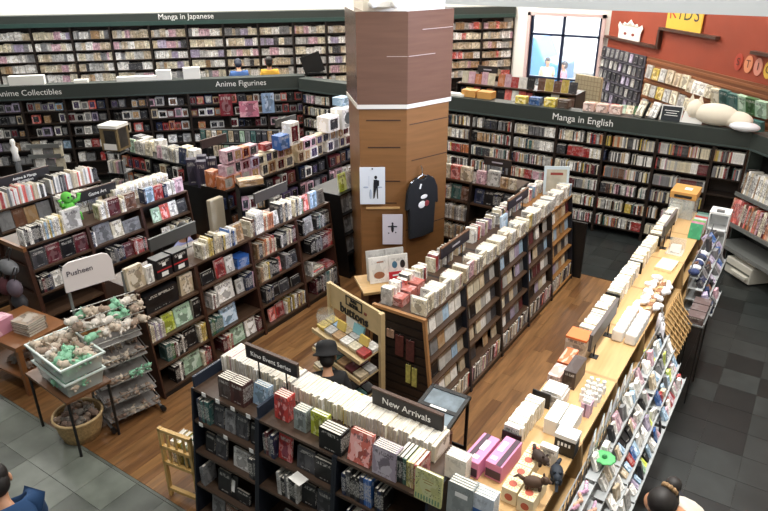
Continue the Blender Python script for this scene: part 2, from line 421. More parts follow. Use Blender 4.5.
# pillar
P1 = Vector((-5.484, 7.606)); P2 = Vector((-4.909, 7.988)); dd = Vector((sin(radians(17)), cos(radians(17)))); dl = Vector((-s2, s2))
def meet(px, P, d):                  # where the sight line of column px crosses the plan line P + t d
    r = ray(px, 150); a = Vector((r.x, r.y)); den = a.x*d.y-a.y*d.x
    t = (P.x*a.y-P.y*a.x)/(d.x*a.y*-1+d.y*a.x) if den else 0
    return P+d*t
P3 = meet(447, P2, dd); P0 = meet(350, P1, dl)
if (P0-P1).length < .15 or (P0-P1).length > 1.2: P0 = P1+dl*.55
if (P3-P2).length < .2 or (P3-P2).length > 1.4: P3 = P2+dd*.62
P4 = P3+(P0-P1)+Vector((-.15, .1)); print('pillar', P0, P1, P2, P3, P4)
poly = [P1, P2, P3, P4, P0]
def ins(k): c = sum(poly, Vector((0, 0)))/5; return [tuple(c+(p-c)*k) for p in poly]
zs_, zt = 3.0, 4.31
PW = mat('pillar_veneer', '#845c37', .32, noise=.16, nscale=3, stretch=(.5, .5, 6))
pil = tag(bpy.data.objects.new('pillar', None), 'wood-clad angular pillar in the middle of the shop', None, None, 'structure'); COL.objects.link(pil)
def pp(name, mb, m): return mb.build(name, m, pil)
pp('lower_panel', MB().prism(ins(1.0), 0, zs_, 'z'), PW)
pp('upper_panel', MB().prism(ins(1.035), zs_+.06, zt, 'z'), mat('pillar_veneer_upper', '#6b4f40', .22, noise=.12, nscale=3, stretch=(.5, .5, 6)))  # greyer copy of the veneer: reflected window light put into the colour
pp('seam_strip', MB().prism(ins(1.045), zs_, zs_+.06, 'z'), mat('seam_white', '#d8d2c6', .5))
pp('column_top', MB().prism(ins(.86), zt, 7, 'z'), mat('column_cream', '#f0ead8', .7))
def facef(A, B, s, z):               # frame on a pillar face, s metres along A->B, +Y outward
    d = (B-A).normalized(); n = Vector((d.y, -d.x)); p = A+d*s
    return fr(p.x, p.y, z, math.degrees(atan2(n.y, n.x)))
GR = mat('groove', '#3a2414', .6)
LF = (P2-P1).length; LR = (P3-P2).length
sl = MB()
for z, a, b in ((2.82, .1, .6), (2.42, .12, .6), (1.9, .1, .6), (1.55, .08, .55)):
    sl.box(-.005, .002, 0, 0, 0, 0) if 0 else sl.box(-b, -a, -.01, .004, z, z+.018, M=facef(P1, P2, 0, 0))
for z, a, b in ((2.2, .1, LR), (1.1, 0, LR), (2.75, .05, LR)):
    sl.box(-b, -a, -.01, .004, z, z+.012, M=facef(P2, P3, 0, 0))
pp('groove', sl, GR)
sl = MB()
for z, a, b, A, B in ((4.06, .25, LR, P2, P3), (3.72, 0, LR*.6, P2, P3), (3.72, .4, LF, P1, P2)):
    sl.box(-b, -a, .0, .028, z, z+.008, M=facef(A, B, 0, 0))
pp('thin_groove', sl, mat('groove_pale', '#a8948a', .5))
pp('ledge', MB().box(-.6, -.08, 0, .025, 1.47, 1.5, M=facef(P1, P2, 0, 0)), mat('ledge_wood', '#c7a06c', .4))
lf = facef(P1, P2, LF*.52, 4.36)
em = thing('emergency_light', 'white twin-lamp emergency light at the top of the pillar', 'light', lf @ T(0, -.05, 0))
MB().box(-.2, .2, 0, .07, 0, .14).build('housing', WHITE, em, bevel=.01)
for sx in (-.15, .15): MB().ball((sx, .1, .05), .06, 12, 8).build('lamp', mat('lamp_lens', '#f4f2ea', .2), em, smooth=True)
# ------------------------------------------------------------------ bookcases
GZ = [1.46, 1.11, .76, .42, .09]
def gondola(F, W, label, group, zs=GZ, side=DARKWOOD, shelf=SHELFWOOD, back=DARKWOOD, Dt=.315, Db=.485, H=1.46, deck=None, name='bookcase', cat='bookcase', ends=(0, 0)):
    t = thing(name, label, cat, F, group)
    for k, x in enumerate((.001, W-.023)):
        e = ends[k]
        MB().prism([(-Db, 0), (Db, 0), (Dt, H+e), (-Dt, H+e)], x, x+.022, 'x').build('side_panel', side, t)
    MB().box(.023, W-.023, -.012, .012, .08, H-.03).build('center_panel', back, t)
    for i, z in enumerate(zs):
        d = Db+(Dt-Db)*z/H-.006
        MB().box(.023, W-.023, -d, d, z-.026, z).build('shelf', (deck or shelf) if i == 0 else shelf, t)
    MB().box(.023, W-.023, -Db+.02, Db-.02, 0, .06).build('plinth', BLACK, t)
    return t
def yfront(z, Dt=.315, Db=.485, H=1.46): return Db+(Dt-Db)*z/H-.006
def wallcase(F, W, zs, label, group, H=2.0, D=.3, side=DARKWOOD, shelf=DARKWOOD, back=DARKWOOD, name='tall_bookcase', z0=0):
    t = thing(name, label, 'bookcase', F @ T(0, 0, z0), group)
    for x in (0.001, W-.023): MB().box(x, x+.022, -D, 0, 0, H-z0).build('side_panel', side, t)
    MB().box(.023, W-.023, -D, -D+.012, 0, H-z0).build('back_panel', back, t)
    for z in zs: MB().box(.023, W-.023, -D+.012, -.005, z-z0-.022, z-z0).build('shelf', shelf, t)
    MB().box(.001, W-.001, -D, 0, H-z0-.02, H-z0).build('top_panel', side, t)
    return t
def face_row(F, L, z, yf, n, desc, end, pal, noun, name, cat, group, w=(.14, .19), h=(.2, .26), p=.85):
    its = []
    for _ in range(n):
        if rnd.random() < p: its.append(('f', rnd.choice(pal), U(*w), U(*h), 1, U(.012, .03)))
        else: its.append(('g', U(.05, .12)))
    run(F, L, z, yf, its, desc, end, noun, name, cat, group, parts=False)

BG = 'books in the low slanted bookcases'
# ---- the low bookcase facing the wood aisle, with art books (local x runs from the pillar towards the street side)
Y1 = [7.59, 6.771, 5.808, 4.845, 3.98]
n1 = ['bay beside the pillar', 'bay second from the pillar', 'bay with the blue box', 'bay behind the plush rack']
L1 = []
for k in range(4):
    F = fr(-6.4, Y1[k], 0, 0); W = Y1[k]-Y1[k+1]; L1.append((F, W))
    gondola(F, W, 'slanted low bookcase facing the wood aisle, '+n1[k], 'art book bookcases along the aisle', side=REDWOOD, back=REDWOOD)
def fill1(k, z, items, depth=.17, **kw):
    F, W = L1[k]; zn = {1.46: 'top deck', 1.11: 'upper shelf', .76: 'middle shelf', .42: 'lower shelf', .09: 'bottom shelf'}[z]
    run(F, W, z, yfront(z)-.02, items, f'{zn}, aisle {("bay beside the pillar", "bay second from pillar", "bay with blue box", "bay behind plush rack")[k]}', 'pillar end', noun='book', name='art_book', depth=depth, group=BG, **kw)
s = lambda pal, n, *a: ('s', pal if isinstance(pal, list) else [pal], n, *a)
f = lambda c, w, h, n=1, th=.022: ('f', c, w, h, n, th)
# bay beside the pillar
fill1(0, 1.46, [('f', 'grey', .2, .22), ('f', 'pale blue', .16, .25, 2, .03), ('f', 'coral', .16, .24), s(['green', 'cream', 'white'], 4, (.22, .27)), s(['black', 'cream', 'dark grey'], 4, (.22, .28))])
fill1(0, 1.11, [s(BLK, 5), s(['pale grey', 'teal', 'dark grey', 'black'], 6), ('g', .04), f('pale grey', .19, .24), s(['grey', 'black'], 2)])
fill1(0, .76, [s('red', 4, (.22, .27)), s(['red', 'maroon'], 4), s(['dark grey', 'black', 'grey'], 7), s('black', 2)])
fill1(0, .42, [('p', ['red', 'white', 'maroon'], 2, .22), ('g', .05), ('p', ['cream', 'white', 'coral'], 4, .26), s(['white'], 1)])
fill1(0, .09, [s(['grey', 'cream', 'dark grey'], 6, (.26, .3)), s(['teal', 'pale grey', 'black'], 6, (.24, .3)), s(BLK, 6, (.24, .3))])
# second
fill1(1, 1.46, [s(['cream', 'white'], 2, (.26, .3), .045), s(['dark grey', 'beige'], 3, (.26, .29), .05), ('f', 'white', .14, .2), s(['orange', 'cream', 'orange', 'coral'], 6, (.2, .24)), s(['white', 'blue', 'pale blue'], 3, (.27, .32), .055), s(['navy', 'brown', 'cream'], 4)], depth=.2)
fill1(1, 1.11, [s(['cream', 'red', 'maroon', 'black'], 7), s(BLK, 5), ('g', .08), s(['red', 'red', 'orange', 'cream'], 8), s(['dark grey', 'tan'], 5)])
fill1(1, .76, [('f', 'dark grey', .15, .21), s(['grey', 'dark grey'], 4), ('g', .06), f('coral', .08, .22), s(BLK, 6), s(['yellow', 'cream'], 4, (.24, .28)), s('tan', 2)])
fill1(1, .42, [('f', 'black', .2, .15), ('g', .05), ('f', 'dark grey', .2, .19), ('f', 'black', .15, .2), s(BLK, 6)])
fill1(1, .09, [s(['cream', 'yellow', 'white', 'brown'], 9), ('g', .03), s(['black', 'yellow', 'white'], 5), ('f', 'red', .17, .22), ('f', 'coral', .14, .2)])
# bay with the blue box
fill1(2, 1.46, [('f', 'tan', .15, .24), s(['navy', 'white', 'blue'], 7, (.2, .25)), s(['cream', 'black', 'yellow', 'beige'], 9, (.2, .27)), s(['cream', 'white', 'yellow'], 6)])
fill1(2, 1.11, [('g', .26), ('f', 'pale grey', .15, .23), ('f', 'red', .17, .25), ('g', .03), ('f', 'black', .2, .17)])
fill1(2, .76, [s('pink', 1), s('navy', 6, (.21, .25), .022), ('f', 'pale grey', .14, .2), ('g', .04), ('f', 'white', .3, .27), s(['maroon', 'white', 'pale grey'], 4)])
fill1(2, .42, [('g', .38), ('f', 'pale blue', .28, .27), s('teal', 4), s(['teal', 'green'], 3)])
fill1(2, .09, [s('maroon', 3), ('f', 'white', .2, .25), ('g', .02), ('f', 'pale green', .24, .25), s(['red', 'cream', 'maroon'], 5)])
# bay behind the plush rack
fill1(3, .76, [('f', 'black', .12, .26, 2), ('f', 'pale green', .26, .25), ('f', 'lime', .17, .24), s(['lilac', 'cream', 'orange', 'white'], 6), s(['maroon', 'cream'], 4)])
fill1(3, .42, [s(['yellow', 'cream'], 4, (.22, .26)), ('f', 'black', .2, .24), s(['white', 'black', 'maroon'], 6), s(['teal', 'green'], 4)])
fill1(3, .09, [s(['cream', 'red', 'maroon'], 5), ('f', 'pale green', .3, .25), s(['white', 'black'], 4)])
FA = L1[3][0]
def box_on(F, x, y, z, size, cname, label, name, cat, window=False, rot=0, group=None, tilt=0):
    return put_box(F @ T(x, y, z) @ Rz(rot) @ Rx(tilt), size, cname, label, name, cat, group, window)
yf1 = yfront(1.46)-.02
for k, (x, lab) in enumerate(((.17, 'black toy box with red stripe and white emblem, next to the blue-spined books'), (.42, 'black toy box with red stripe and white emblem, next to the white card pack'))):
    b = box_on(FA, x, yf1-.1, 1.46, (.22, .16, .25), 'black', lab, 'toy_box', 'box', col if False else False)
    MB().box(-.5, .5, .5, .503, .38, .46).build('red_stripe', mat('stripe_red', '#b0262c', .5), b)
    MB().box(-.22, .22, .5, .504, .08, .3).build('white_emblem', LETTER, b); MB().box(-.12, .12, .5, .504, .6, .78).build('white_badge', LETTER, b)
box_on(FA, .62, yf1-.06, 1.46, (.1, .05, .22), 'white', 'white blister card pack between the black toy boxes and tan pouch', 'card_pack', 'pack')
box_on(FA, .8, yf1-.07, 1.46, (.22, .06, .28), 'beige', 'beige flat pouch standing beside the white card pack', 'flat_pouch', 'pouch', tilt=6)
b = box_on(FA, .55, yfront(1.11)-.16, 1.112, (.48, .24, .24), 'black', 'long black gift box on the shelf below the toy boxes', 'gift_box', 'box')
b = box_on(FA, .14, yfront(1.11)-.1, 1.11, (.2, .05, .27), 'beige', 'cream hanging pack beside the long black gift box', 'hanging_pack', 'pack')
b = box_on(L1[2][0], .15, yfront(1.11)-.12, 1.11, (.22, .17, .14), 'blue', 'small bright blue box on the upper shelf beside the grey books', 'storage_box', 'box')
MB().box(-.51, .51, -.51, .51, 1.0, 1.12).build('lid', mat('blue_lid', '#2c57a0', .4), b)

# ---- second row: comic art bookcase
Y2 = [6.75, 5.82, 4.89, 3.96]; L2 = []
n2 = ['game art bay at its far end', 'middle bay by the green toy', 'bay beside the wooden end frame']
for k in range(3):
    F = fr(-8.725, Y2[k], 0, 0); L2.append((F, .93))
    gondola(F, .93, 'second-row slanted bookcase, '+n2[k], 'second-row bookcases', side=REDWOOD, back=DARKWOOD)
def fill2(k, z, items, **kw):
    zn = {1.46: 'top deck', 1.11: 'upper shelf', .76: 'middle shelf', .42: 'lower shelf', .09: 'bottom shelf'}[z]
    run(L2[k][0], L2[k][1], z, yfront(z)-.02, items, f'{zn}, second-row {n2[k].split(" at")[0].split(" by")[0].split(" beside")[0]}', 'far end', name='graphic_novel', noun='volume', group='books in the second-row bookcases', **kw)
n2b = n2
n2 = ['game art bay', 'middle bay', 'end-frame bay']
fill2(0, 1.46, [f('pink', .17, .24, 2), s('white', 2), f('white', .09, .22, 2), s('navy', 2), f('red', .17, .23, 2), f('pale blue', .15, .24, 2), s('navy', 1), f('coral', .16, .24, 2)])
fill2(1, 1.46, [f('brown', .19, .25, 3), s(['white', 'cream'], 3), f('maroon', .2, .25, 4), s(['white', 'cream', 'beige'], 6, (.22, .26))])
fill2(2, 1.46, [f('pale grey', .27, .3, 3), s(['white', 'cream', 'yellow'], 5, (.25, .3)), s(['cream', 'yellow', 'pale blue'], 5, (.24, .27)), s(['black', 'dark grey', 'white'], 10, (.22, .25)), s('white', 3)])
fill2(0, 1.11, [f('dark grey', .19, .22), f('white', .15, .24), f('coral', .16, .24), f('pale green', .16, .23), f('grey', .2, .25)])
fill2(1, 1.11, [f('grey', .3, .2), f('cream', .19, .25), f('grey', .28, .28), s(BLK, 4)])
for k, c in enumerate((1, 2, 3)): pass
fill2(2, 1.11, [f('maroon', .2, .26, 2), f('black', .2, .26, 2), f('maroon', .2, .26, 2), f('dark grey', .2, .26, 2)])
fill2(2, .76, [s(['white', 'dark grey', 'black'], 8), s(BLK, 9), f('white', .14, .22), s(BLK, 6)])
fill2(1, .76, [s(['red', 'white', 'black'], 8), f('maroon', .16, .22), s(BLK, 8)])
fill2(0, .76, [s(['white', 'black', 'cream'], 14), f('white', .16, .22)])
# wooden end frame of the second row with its top rail
e2 = thing('wooden_end_frame', 'orange-brown wooden end frame of the second-row bookcase', 'frame', fr(-8.725, 3.955, 0, -90))
m = MB()
m.prism([(-.5, 0), (-.44, 0), (-.29, 1.43), (-.35, 1.43)], .0, .04, 'y'); m.prism([(.5, 0), (.44, 0), (.29, 1.43), (.35, 1.43)], .0, .04, 'y')
m.build('post', REDWOOD, e2)
MB().box(-.36, .36, 0, .045, 1.42, 1.48).build('top_rail', mat('rail_wood', '#7e5330', .4), e2)
for i, z in enumerate((.3, .75, 1.15)): MB().box(-.46+z*.1, .46-z*.1, .01, .03, z, z+.04).build('cross_rail', REDWOOD, e2)
# ---- third row at the street end
Y3 = [6.3, 5.37, 4.44, 3.51]; L3 = []
for k in range(3):
    F = fr(-10.41, Y3[k], 0, 0); L3.append(F)
    gondola(F, .93, 'third-row slanted bookcase, '+('far bay', 'middle bay', 'bay cut by the photo edge')[k], 'third-row bookcases')
for k in range(3):
    bn = ('far bay', 'middle bay', 'edge bay')[k]
    run(L3[k], .93, 1.46, yfront(1.46)-.02, [s(['black', 'dark grey', 'white'], 5), s(['white', 'cream', 'pale grey', 'beige', 'white', 'coral'], 13, (.22, .3)), s(['white', 'white', 'pale grey', 'beige', 'red', 'grey', 'dark grey'], 16, (.22, .3))], f'top deck, third-row {bn}', 'far end', 'magazine', 'magazine', 'magazine', 'magazines in the third row', tr=(.018, .035), depth=.2, parts=False)
    face_row(L3[k], .93, 1.11, yfront(1.11)-.02, 4, f'upper shelf, third-row {bn}', 'far end', ['tan', 'black', 'brown', 'grey', 'beige'], 'magazine', 'magazine', 'magazine', 'magazines in the third row', (.18, .22), (.26, .29), 1)

# ---- the centre bookcase along the aisle
YC = [10.0, 9.054, 8.108, 7.162, 6.216, 5.27]; LC = []
nc = ['far end bay', 'fourth bay from slatted end', 'third bay from slatted end', 'second bay from slatted end', 'bay beside slatted end']
ZC = [1.46, 1.18, .9, .62, .34, .08]
for k in range(5):
    F = fr(-3.295, YC[k], 0, 0); LC.append(F)
    gondola(F, .946, 'slanted centre bookcase on the aisle, '+nc[k], 'centre bookcases', zs=ZC, side=NAVY if k % 2 == 0 else DARKWOOD, back=DARKWOOD, shelf=SHELFWOOD if k else mat('lit_shelf_wood', '#94693a', .4))  # far bay boards look lit: the light is put into a paler wood colour
PG = 'paperbacks with pale page tops'
for k in range(5):
    bn = nc[k]
    its = []
    for _ in range(3):
        its += [s(['white', 'white', 'cream', 'cream', 'pale grey', 'beige', rnd.choice(['pink', 'pale blue', 'lilac', 'grey', 'white'])], rnd.randint(6, 9), (U(.165, .2),)*2, None), f(rnd.choice(PALE), U(.12, .16), .2, 2, .02)]
    run(LC[k], .946, 1.46, yfront(1.46)-.01, its, f'top deck, centre {bn}', 'far end', 'paperback', 'paperback', 'book', PG, depth=.2, tr=(.022, .036))
    for z, zn in zip(ZC[1:], ('first', 'second', 'third', 'fourth', 'bottom')):
        if z == .08:
            run(LC[k], .946, z, yfront(z)-.02, [s(BLK+PALE, 30)], '', '', stuff=STUFF)
        else:
            face_row(LC[k], .946, z, yfront(z)-.02, 7, f'{zn} shelf down, centre {bn.replace(" from slatted end", " from slats")}', 'far end', ['white', 'pale grey', 'pale grey', 'grey', 'cream', 'beige', 'grey', 'dark grey', 'black', 'dark grey', 'lilac', 'maroon', 'pale blue', 'white', 'tan'], 'comic', 'comic_book', 'comic', 'comics facing out along the centre bookcase', (.12, .16), (.17, .215), .82)
    # rear half of the deck: more paperbacks facing the other way
    Fb = fr(-3.295, YC[k+1], 0, 180)
    run(Fb, .946, 1.46, yfront(1.46)-.02, [('g', U(.0, .2)), s(PALE, 8, (.16, .22)), ('g', .06), s(PALE, 7, (.17, .22)), ('g', .1), s(PALE, 8, (.15, .2))], '', '', stuff=STUFF, depth=.13)
# ---- front bookcase with the event and new arrival signs (faces the camera)
XF = [-1.665, -2.51, -3.33, -4.14]; LF_ = []
nf = ['new arrivals bay beside the counter', 'middle bay under the lime book', 'events bay at its free end']
for k in range(3):
    F = fr(XF[k], 3.375, 0, -90); W = XF[k]-XF[k+1]; LF_.append((F, W))
    gondola(F, W, 'dark front bookcase, '+nf[k], 'front bookcases', zs=[1.46, 1.13, .8, .43, .09], side=NAVY, shelf=mat('deck_wood', '#4a382b', .45, noise=.25, nscale=6, stretch=(.6, 6, 6)), back=mat('dark_back', '#15161a', .6), ends=(0, .0))
def yfF(z): return yfront(z)-.015
nfb = ['new arrivals bay', 'middle front bay', 'events bay']
def fillF(k, z, items, **kw):
    zn = {1.46: 'top deck', 1.13: 'upper shelf', .8: 'middle shelf', .43: 'lower shelf', .09: 'bottom shelf'}[z]
    run(LF_[k][0], LF_[k][1], z, kw.pop('yf', yfF(z)), items, f'{zn}, {nfb[k]}', 'the counter end', group='books on the front bookcase', **kw)
HERO = 'books on the front bookcase'
def hero(px, py, w, h, n, th, cn, lab, z=1.46, yaw=0, back=3, plain=False, col=None):
    """n copies standing face out; the front one's lower corner nearest the free end at pixel px,py on the deck."""
    p = at(px, py, z); out = []
    for k in range(n):
        M = fr(p.x, p.y, z+.002, -90+yaw) @ T(0, -th/2-k*(th+.002), 0) @ Rx(back) @ Rz(90)
        nm = lab if k == 0 else ('copy behind the ' if k == 1 else f'{ordn(k)} copy behind the ')+' '.join(lab.split()[:9])
        out.append(put_book(M, (th, w, h), cn, nm, group=HERO if k else None, plain=plain, col=col))
    return out
# ------------------------------------------------------------------ front bookcase: what stands on it
for k, xx in ((2, LF_[2][1]-.03), (1, LF_[1][1]-.012)):
    F = LF_[k][0]
    par = [o for o in bpy.data.objects if o.type == 'EMPTY' and o.get('label') == 'dark front bookcase, '+nf[k]][0]
    MB().box(xx, xx+.025, -.29, .29, 1.46, 1.57).build('end_board', mat('end_board', '#1f2a3b', .5), par)
hero(219, 396, .15, .21, 5, .022, 'brown', 'thick dark book standing at the free end of the front bookcase deck', col=lin('#4a3d38'))
hero(231, 402, .16, .22, 5, .022, 'maroon', 'book with a maroon picture cover beside the free-end books', col=lin('#4d2a25'))
hero(253, 403, .17, .2, 3, .02, 'pale blue', 'pale blue book under the event series sign', back=10)
hero(275, 417, .15, .24, 4, .022, 'red', 'book with a coral red portrait cover and white pages', col=lin('#c4433e'))
hero(294, 428, .13, .2, 4, .022, 'grey', 'grey-green pocket book between the red and lime books', col=lin('#8b9591'))
hero(311, 433, .17, .22, 2, .025, 'lime', 'lime green book with a dark figure on its cover', col=lin('#b5bd3c'))
o = hero(319, 447, .22, .2, 4, .026, 'black', 'black book, front one of four black books with white pages', col=lin('#121113'))
hero(347, 459, .2, .26, 2, .02, 'coral', 'book leaning with a teal and coral painted cover', back=16, col=lin('#c96a5c'))
hero(372, 472, .21, .26, 5, .018, 'lilac', 'lilac floral book with a white plate on its cover', col=lin('#a79ba8'))
pl0 = at(393, 482, 1.46)
for i, (c, h) in enumerate((('#20312b', .24), ('#2a2b2a', .24), ('#3a5a4a', .24), ('#b9b06a', .23), ('#c7b27c', .235), ('#a8433a', .23))):
    M = fr(pl0.x+i*.032, pl0.y+.02, 1.462, -90) @ T(-.02, -.19, 0)
    put_book(M, (.028, .19, h), 'black', f"{('dark green', 'black', 'green', 'yellow', 'tan', 'red')[i]} spine book, {ordn(i+1)} right of the lilac floral book", group=HERO, col=lin(c))
o = hero(414, 497, .215, .27, 1, .022, 'lime', 'pale yellow-green garden picture book with dark leaves', col=lin('#c8c98a'), plain=True)[0]
m = MB()                                                # printed leaves, title and fence on the cover (cover is the local +X face)
for k in range(34):
    side = k % 4; u = U(.06, .94)
    y, z = [(u, U(.88, .96)), (U(.04, .13), .3+u*.6), (U(.87, .96), .3+u*.6), (u, U(.27, .34))][side]
    m.ball((.52, y, z), (.03, U(.012, .03), U(.01, .02)), 6, 4)
m.build('leaf_print', mat('leaf_print', '#37463a', .6), o)
m = MB()
for k in range(9): m.box(.5, .53, .03+k*.107, .085+k*.107, .03, .2)
m.build('green_stripes', mat('stripe_green', '#6f9172', .6), o)
m = MB(); m.box(.5, .53, .28, .7, .7, .72); m.box(.5, .53, .34, .64, .62, .64); m.ball((.52, .5, .42), (.03, .12, .025), 8, 5); m.build('title_print', mat('title_tan', '#9a7a3a', .6), o)
hero(432, 492, .2, .27, 4, .022, 'white', 'white-paged book stack behind the garden picture book', z=1.461, col=lin('#d9d6cf'), plain=True) if 0 else None
p = at(449, 482, 1.46)
for k in range(4): put_book(fr(p.x-.06, p.y+.05+k*.026, 1.462, -90) @ T(0, 0, 0) @ Rz(90), (.024, .17, .21), 'white', ('white-backed book standing behind the garden picture book', 'second white-backed book behind the garden picture book', 'third white-backed book behind the garden picture book', 'rearmost white-backed book behind the garden picture book')[k], group=HERO, plain=True)
o = hero(446, 511, .19, .27, 4, .022, 'grey', 'grey misty-cover book with a white label', col=lin('#8f9694'), plain=True)[0]
MB().box(.5, .53, .3, .8, .62, .76).build('label_plate', LETTER, o)
o = hero(467, 519, .18, .25, 4, .024, 'blue', 'white book with a blue mountain cover beside the counter', col=lin('#c9d2da'), plain=True)[0]
MB().box(.5, .53, .02, .98, .05, .5).build('blue_print', mat('cover_blue', '#3a66a4', .5), o)
# rear row of paperbacks on its deck
run(fr(-4.12, 3.375, 0, 90), 2.35, 1.46, .3, [s(PALE[:22], 24, (.16, .17), .034), ('g', .01), s(PALE[:20]+['yellow'], 20, (.15, .16), .036), s(PALE[:16], 26, (.15, .17), .034)], 'rear row of the front bookcase', 'its free end', 'paperback', 'paperback', 'book', PG, depth=.25)
# lower shelves facing the camera
fillF(2, 1.13, [f('black', .1, .2), ('g', .02), f('dark grey', .14, .23), f('grey', .13, .22), f('dark grey', .13, .22), s(['navy', 'teal', 'dark grey'], 5, (.22, .25))])
fillF(2, .8, [s(BLK, 3), f('pale grey', .22, .2), ('g', .08), f('dark grey', .14, .22), f('black', .12, .2)])
fillF(2, .43, [('g', .12), f('black', .17, .13), ('g', .05), f('black', .17, .24), ('g', .12), s(BLK, 3)])
fillF(2, .09, [('g', .1), f('maroon', .16, .23), f('brown', .16, .22), f('grey', .17, .24), f('pink', .14, .2)])
fillF(1, 1.13, [f('black', .19, .22, 2), f('dark grey', .19, .21), ('g', .05), f('red', .14, .25), s(BLK, 4)])
fillF(1, .8, [f('dark grey', .17, .22), f('black', .15, .21), s(['white', 'grey', 'pale grey', 'black'], 8), ('g', .04)])
fillF(1, .43, [f('grey', .16, .22), s(['white', 'dark grey'], 6), f('dark grey', .18, .2)])
fillF(0, 1.13, [('g', .35), s(['orange', 'navy', 'black'], 3), ('g', .03), s(['navy', 'blue'], 3, (.24, .27), .035), s(BLK, 6)])
fillF(0, .8, [('g', .25), f('tan', .14, .22), s(BLK, 9)])
tagm = MB()
for k, (px, py) in enumerate(((200, 390.5), (214, 398), (229, 404), (245, 414), (197, 420), (222, 434), (248, 448))):
    z = 1.46 if k < 4 else 1.13
    p = atY(px, py, 3.03 if z > 1.3 else 2.99)
    tt = MB().box(-.024, .024, 0, .004, -.03, .012)
    t_ = tt.build('price_tag', LETTER, None, fr(p.x, 3.375-yfront(z)-.002, z-.004, -90))
    tag(t_, f"white price tag on the events bay {'deck' if z > 1.3 else 'upper shelf'}, {ordn(k+1 if k < 4 else k-3)} from free end", 'tag', 'price tags on the events bay')
p = at(322, 487, 1.13)
tag(MB().box(-.07, .07, -.05, .05, 0, .004).build('paper_slip', WHITE, None, T(-2.83, 2.98, 1.134) @ Rz(-10)), 'white paper slip lying on the shelf edge under the black books', 'paper')
sb = thing('display_plate', 'small black framed plate with white card on the lower shelf of the events bay', 'frame', fr(-3.72, 3.0, .43, -90))
MB().box(-.08, .08, -.02, 0, 0, .24).build('frame', BLACK, sb, Rx(12), bevel=.004); MB().box(-.045, .045, 0, .004, .07, .19).build('card', LETTER, sb, Rx(12))

# hanging signs on two posts
def deck_sign(x, y, z, ang, L, h, body, label, size, zbase=1.46, m='#1e1b1c', back='#4a352a', backtext=False):
    t = thing('shelf_sign', label, 'sign', fr(x, y, zbase, ang))
    bo = MB().box(-L/2, L/2, -.016, .0, z-zbase, z-zbase+h).build('board', mat('sign_board'+m, m, .5), t, bevel=.004)
    MB().box(-L/2-.004, L/2+.004, -.03, .004, z-zbase+h, z-zbase+h+.014).build('top_edge', mat('sign_edge'+back, back, .5), t)
    MB().box(-L/2, L/2, -.03, -.016, z-zbase, z-zbase+h).build('backing', mat('sign_back'+back, back, .5), t)
    for sx in (-L*.27, L*.27):
        p = MB().cyl((sx, -.012, 0), (sx, -.012, z-zbase), .007).box(sx-.04, sx+.04, -.05, .03, 0, .006); p.build('post', BLACK, t)
    if body == 'bars':
        MB().box(-.1, .1, 0, .003, h*.42+z-zbase, h*.6+z-zbase).build('white_print', mat('faded_print', '#b9b6c0', .6), bo)
    elif body: text('lettering', body, bo, T(0, .003, z-zbase+h/2), size, LETTER)
    return t
deck_sign(-3.45, 3.40, 1.74, -90, .6, .13, 'Kino Event Series', 'black sign with white lettering Kino Event Series on two posts', .066)
deck_sign(-2.19, 3.6, 1.62, -90, .66, .15, 'New Arrivals', 'black sign with white lettering New Arrivals on two posts', .085)
deck_sign(-1.245, 5.78, 1.62, 0, .86, .17, '', 'plain grey-backed sign on two posts over the counter books', .05, m='#4b4744', back='#5a5350')
deck_sign(-1.27, 8.8, 1.66, 0, .75, .16, '', 'grey-backed sign on two posts at the far stretch of the counter', .05, m='#4b4744', back='#5a5350')
deck_sign(-6.6, 4.98, 1.6, 0, .75, .16, '', 'blank grey sign over the aisle bookcase in front of the lavender shirt', .05, m='#4a4a48', back='#4a4a48')
deck_sign(-6.6, 6.85, 1.66, 0, .72, .15, '', 'blank grey-brown sign over the aisle bookcase near the pillar', .05, m='#4b4642', back='#4b4642')
deck_sign(-8.85, 5.42, 1.66, 0, .66, .15, 'Game Art', 'black sign with white lettering Game Art beside the green toy', .075)
p = at(6, 180, 1.58); deck_sign(-10.45, 5.2, 1.64, 0, .85, .19, 'Anime & Manga\nIllustration', 'black two-line sign over the third-row magazines', .062)
deck_sign(-3.4, 6.75, 1.62, 0, .75, .14, 'bars', 'brown-topped dark sign facing the pillar on the centre bookcase, nearer one', .06, m='#2b2733', back='#6b4a33')
deck_sign(-3.4, 8.75, 1.62, 0, .75, .14, 'bars', 'brown-topped dark sign on the centre bookcase, farther one', .06, m='#232232', back='#6b4a33')
p = at(505, 222, 1.46)
bb = put_box(fr(-3.22, 7.85, 1.46, 0) @ Rx(6), (.2, .03, .3), 'pale blue', 'pale blue card standing on top of the centre bookcase', 'display_card', 'card', None, False)

# ------------------------------------------------------------------ the counter (a bookcase with a pale wood top)
LR_ = []
RY = [10.25-i*.998 for i in range(8)]
RT = mat('counter_wood', '#c6a271', .32, noise=.12, nscale=6, stretch=(.5, 7, 7))
nr = ['far end bay', 'second bay from far end', 'third bay from far end', 'fourth bay from far end', 'third bay from near end', 'second bay from near end', 'near end bay']
for k in range(7):
    F = fr(-1.225, RY[k], 0, 0); LR_.append(F)
    gondola(F, .998, 'counter-top bookcase with pale wood deck, '+nr[k], 'counter bookcases', side=mat('oak_side', '#a98a5e', .4), shelf=mat('oak_side', ''), deck=RT, back=mat('oak_side', ''), Dt=.275, Db=.43)
def seg(y0, y1, items, nm, **kw):
    run(fr(-1.225, y0, 0, 180), y1-y0, 1.46, .262, items, nm+' on the counter', 'near end', 'paperback', 'paperback', 'book', PG, x0=.005, depth=kw.pop('d', .14), **kw)
pw = ['white']*4+['cream']*4+['pale grey']*2+['beige']
seg(3.93, 4.5, [s(pw, 15, (.16, .18), .036)], 'row behind the emblem boxes')
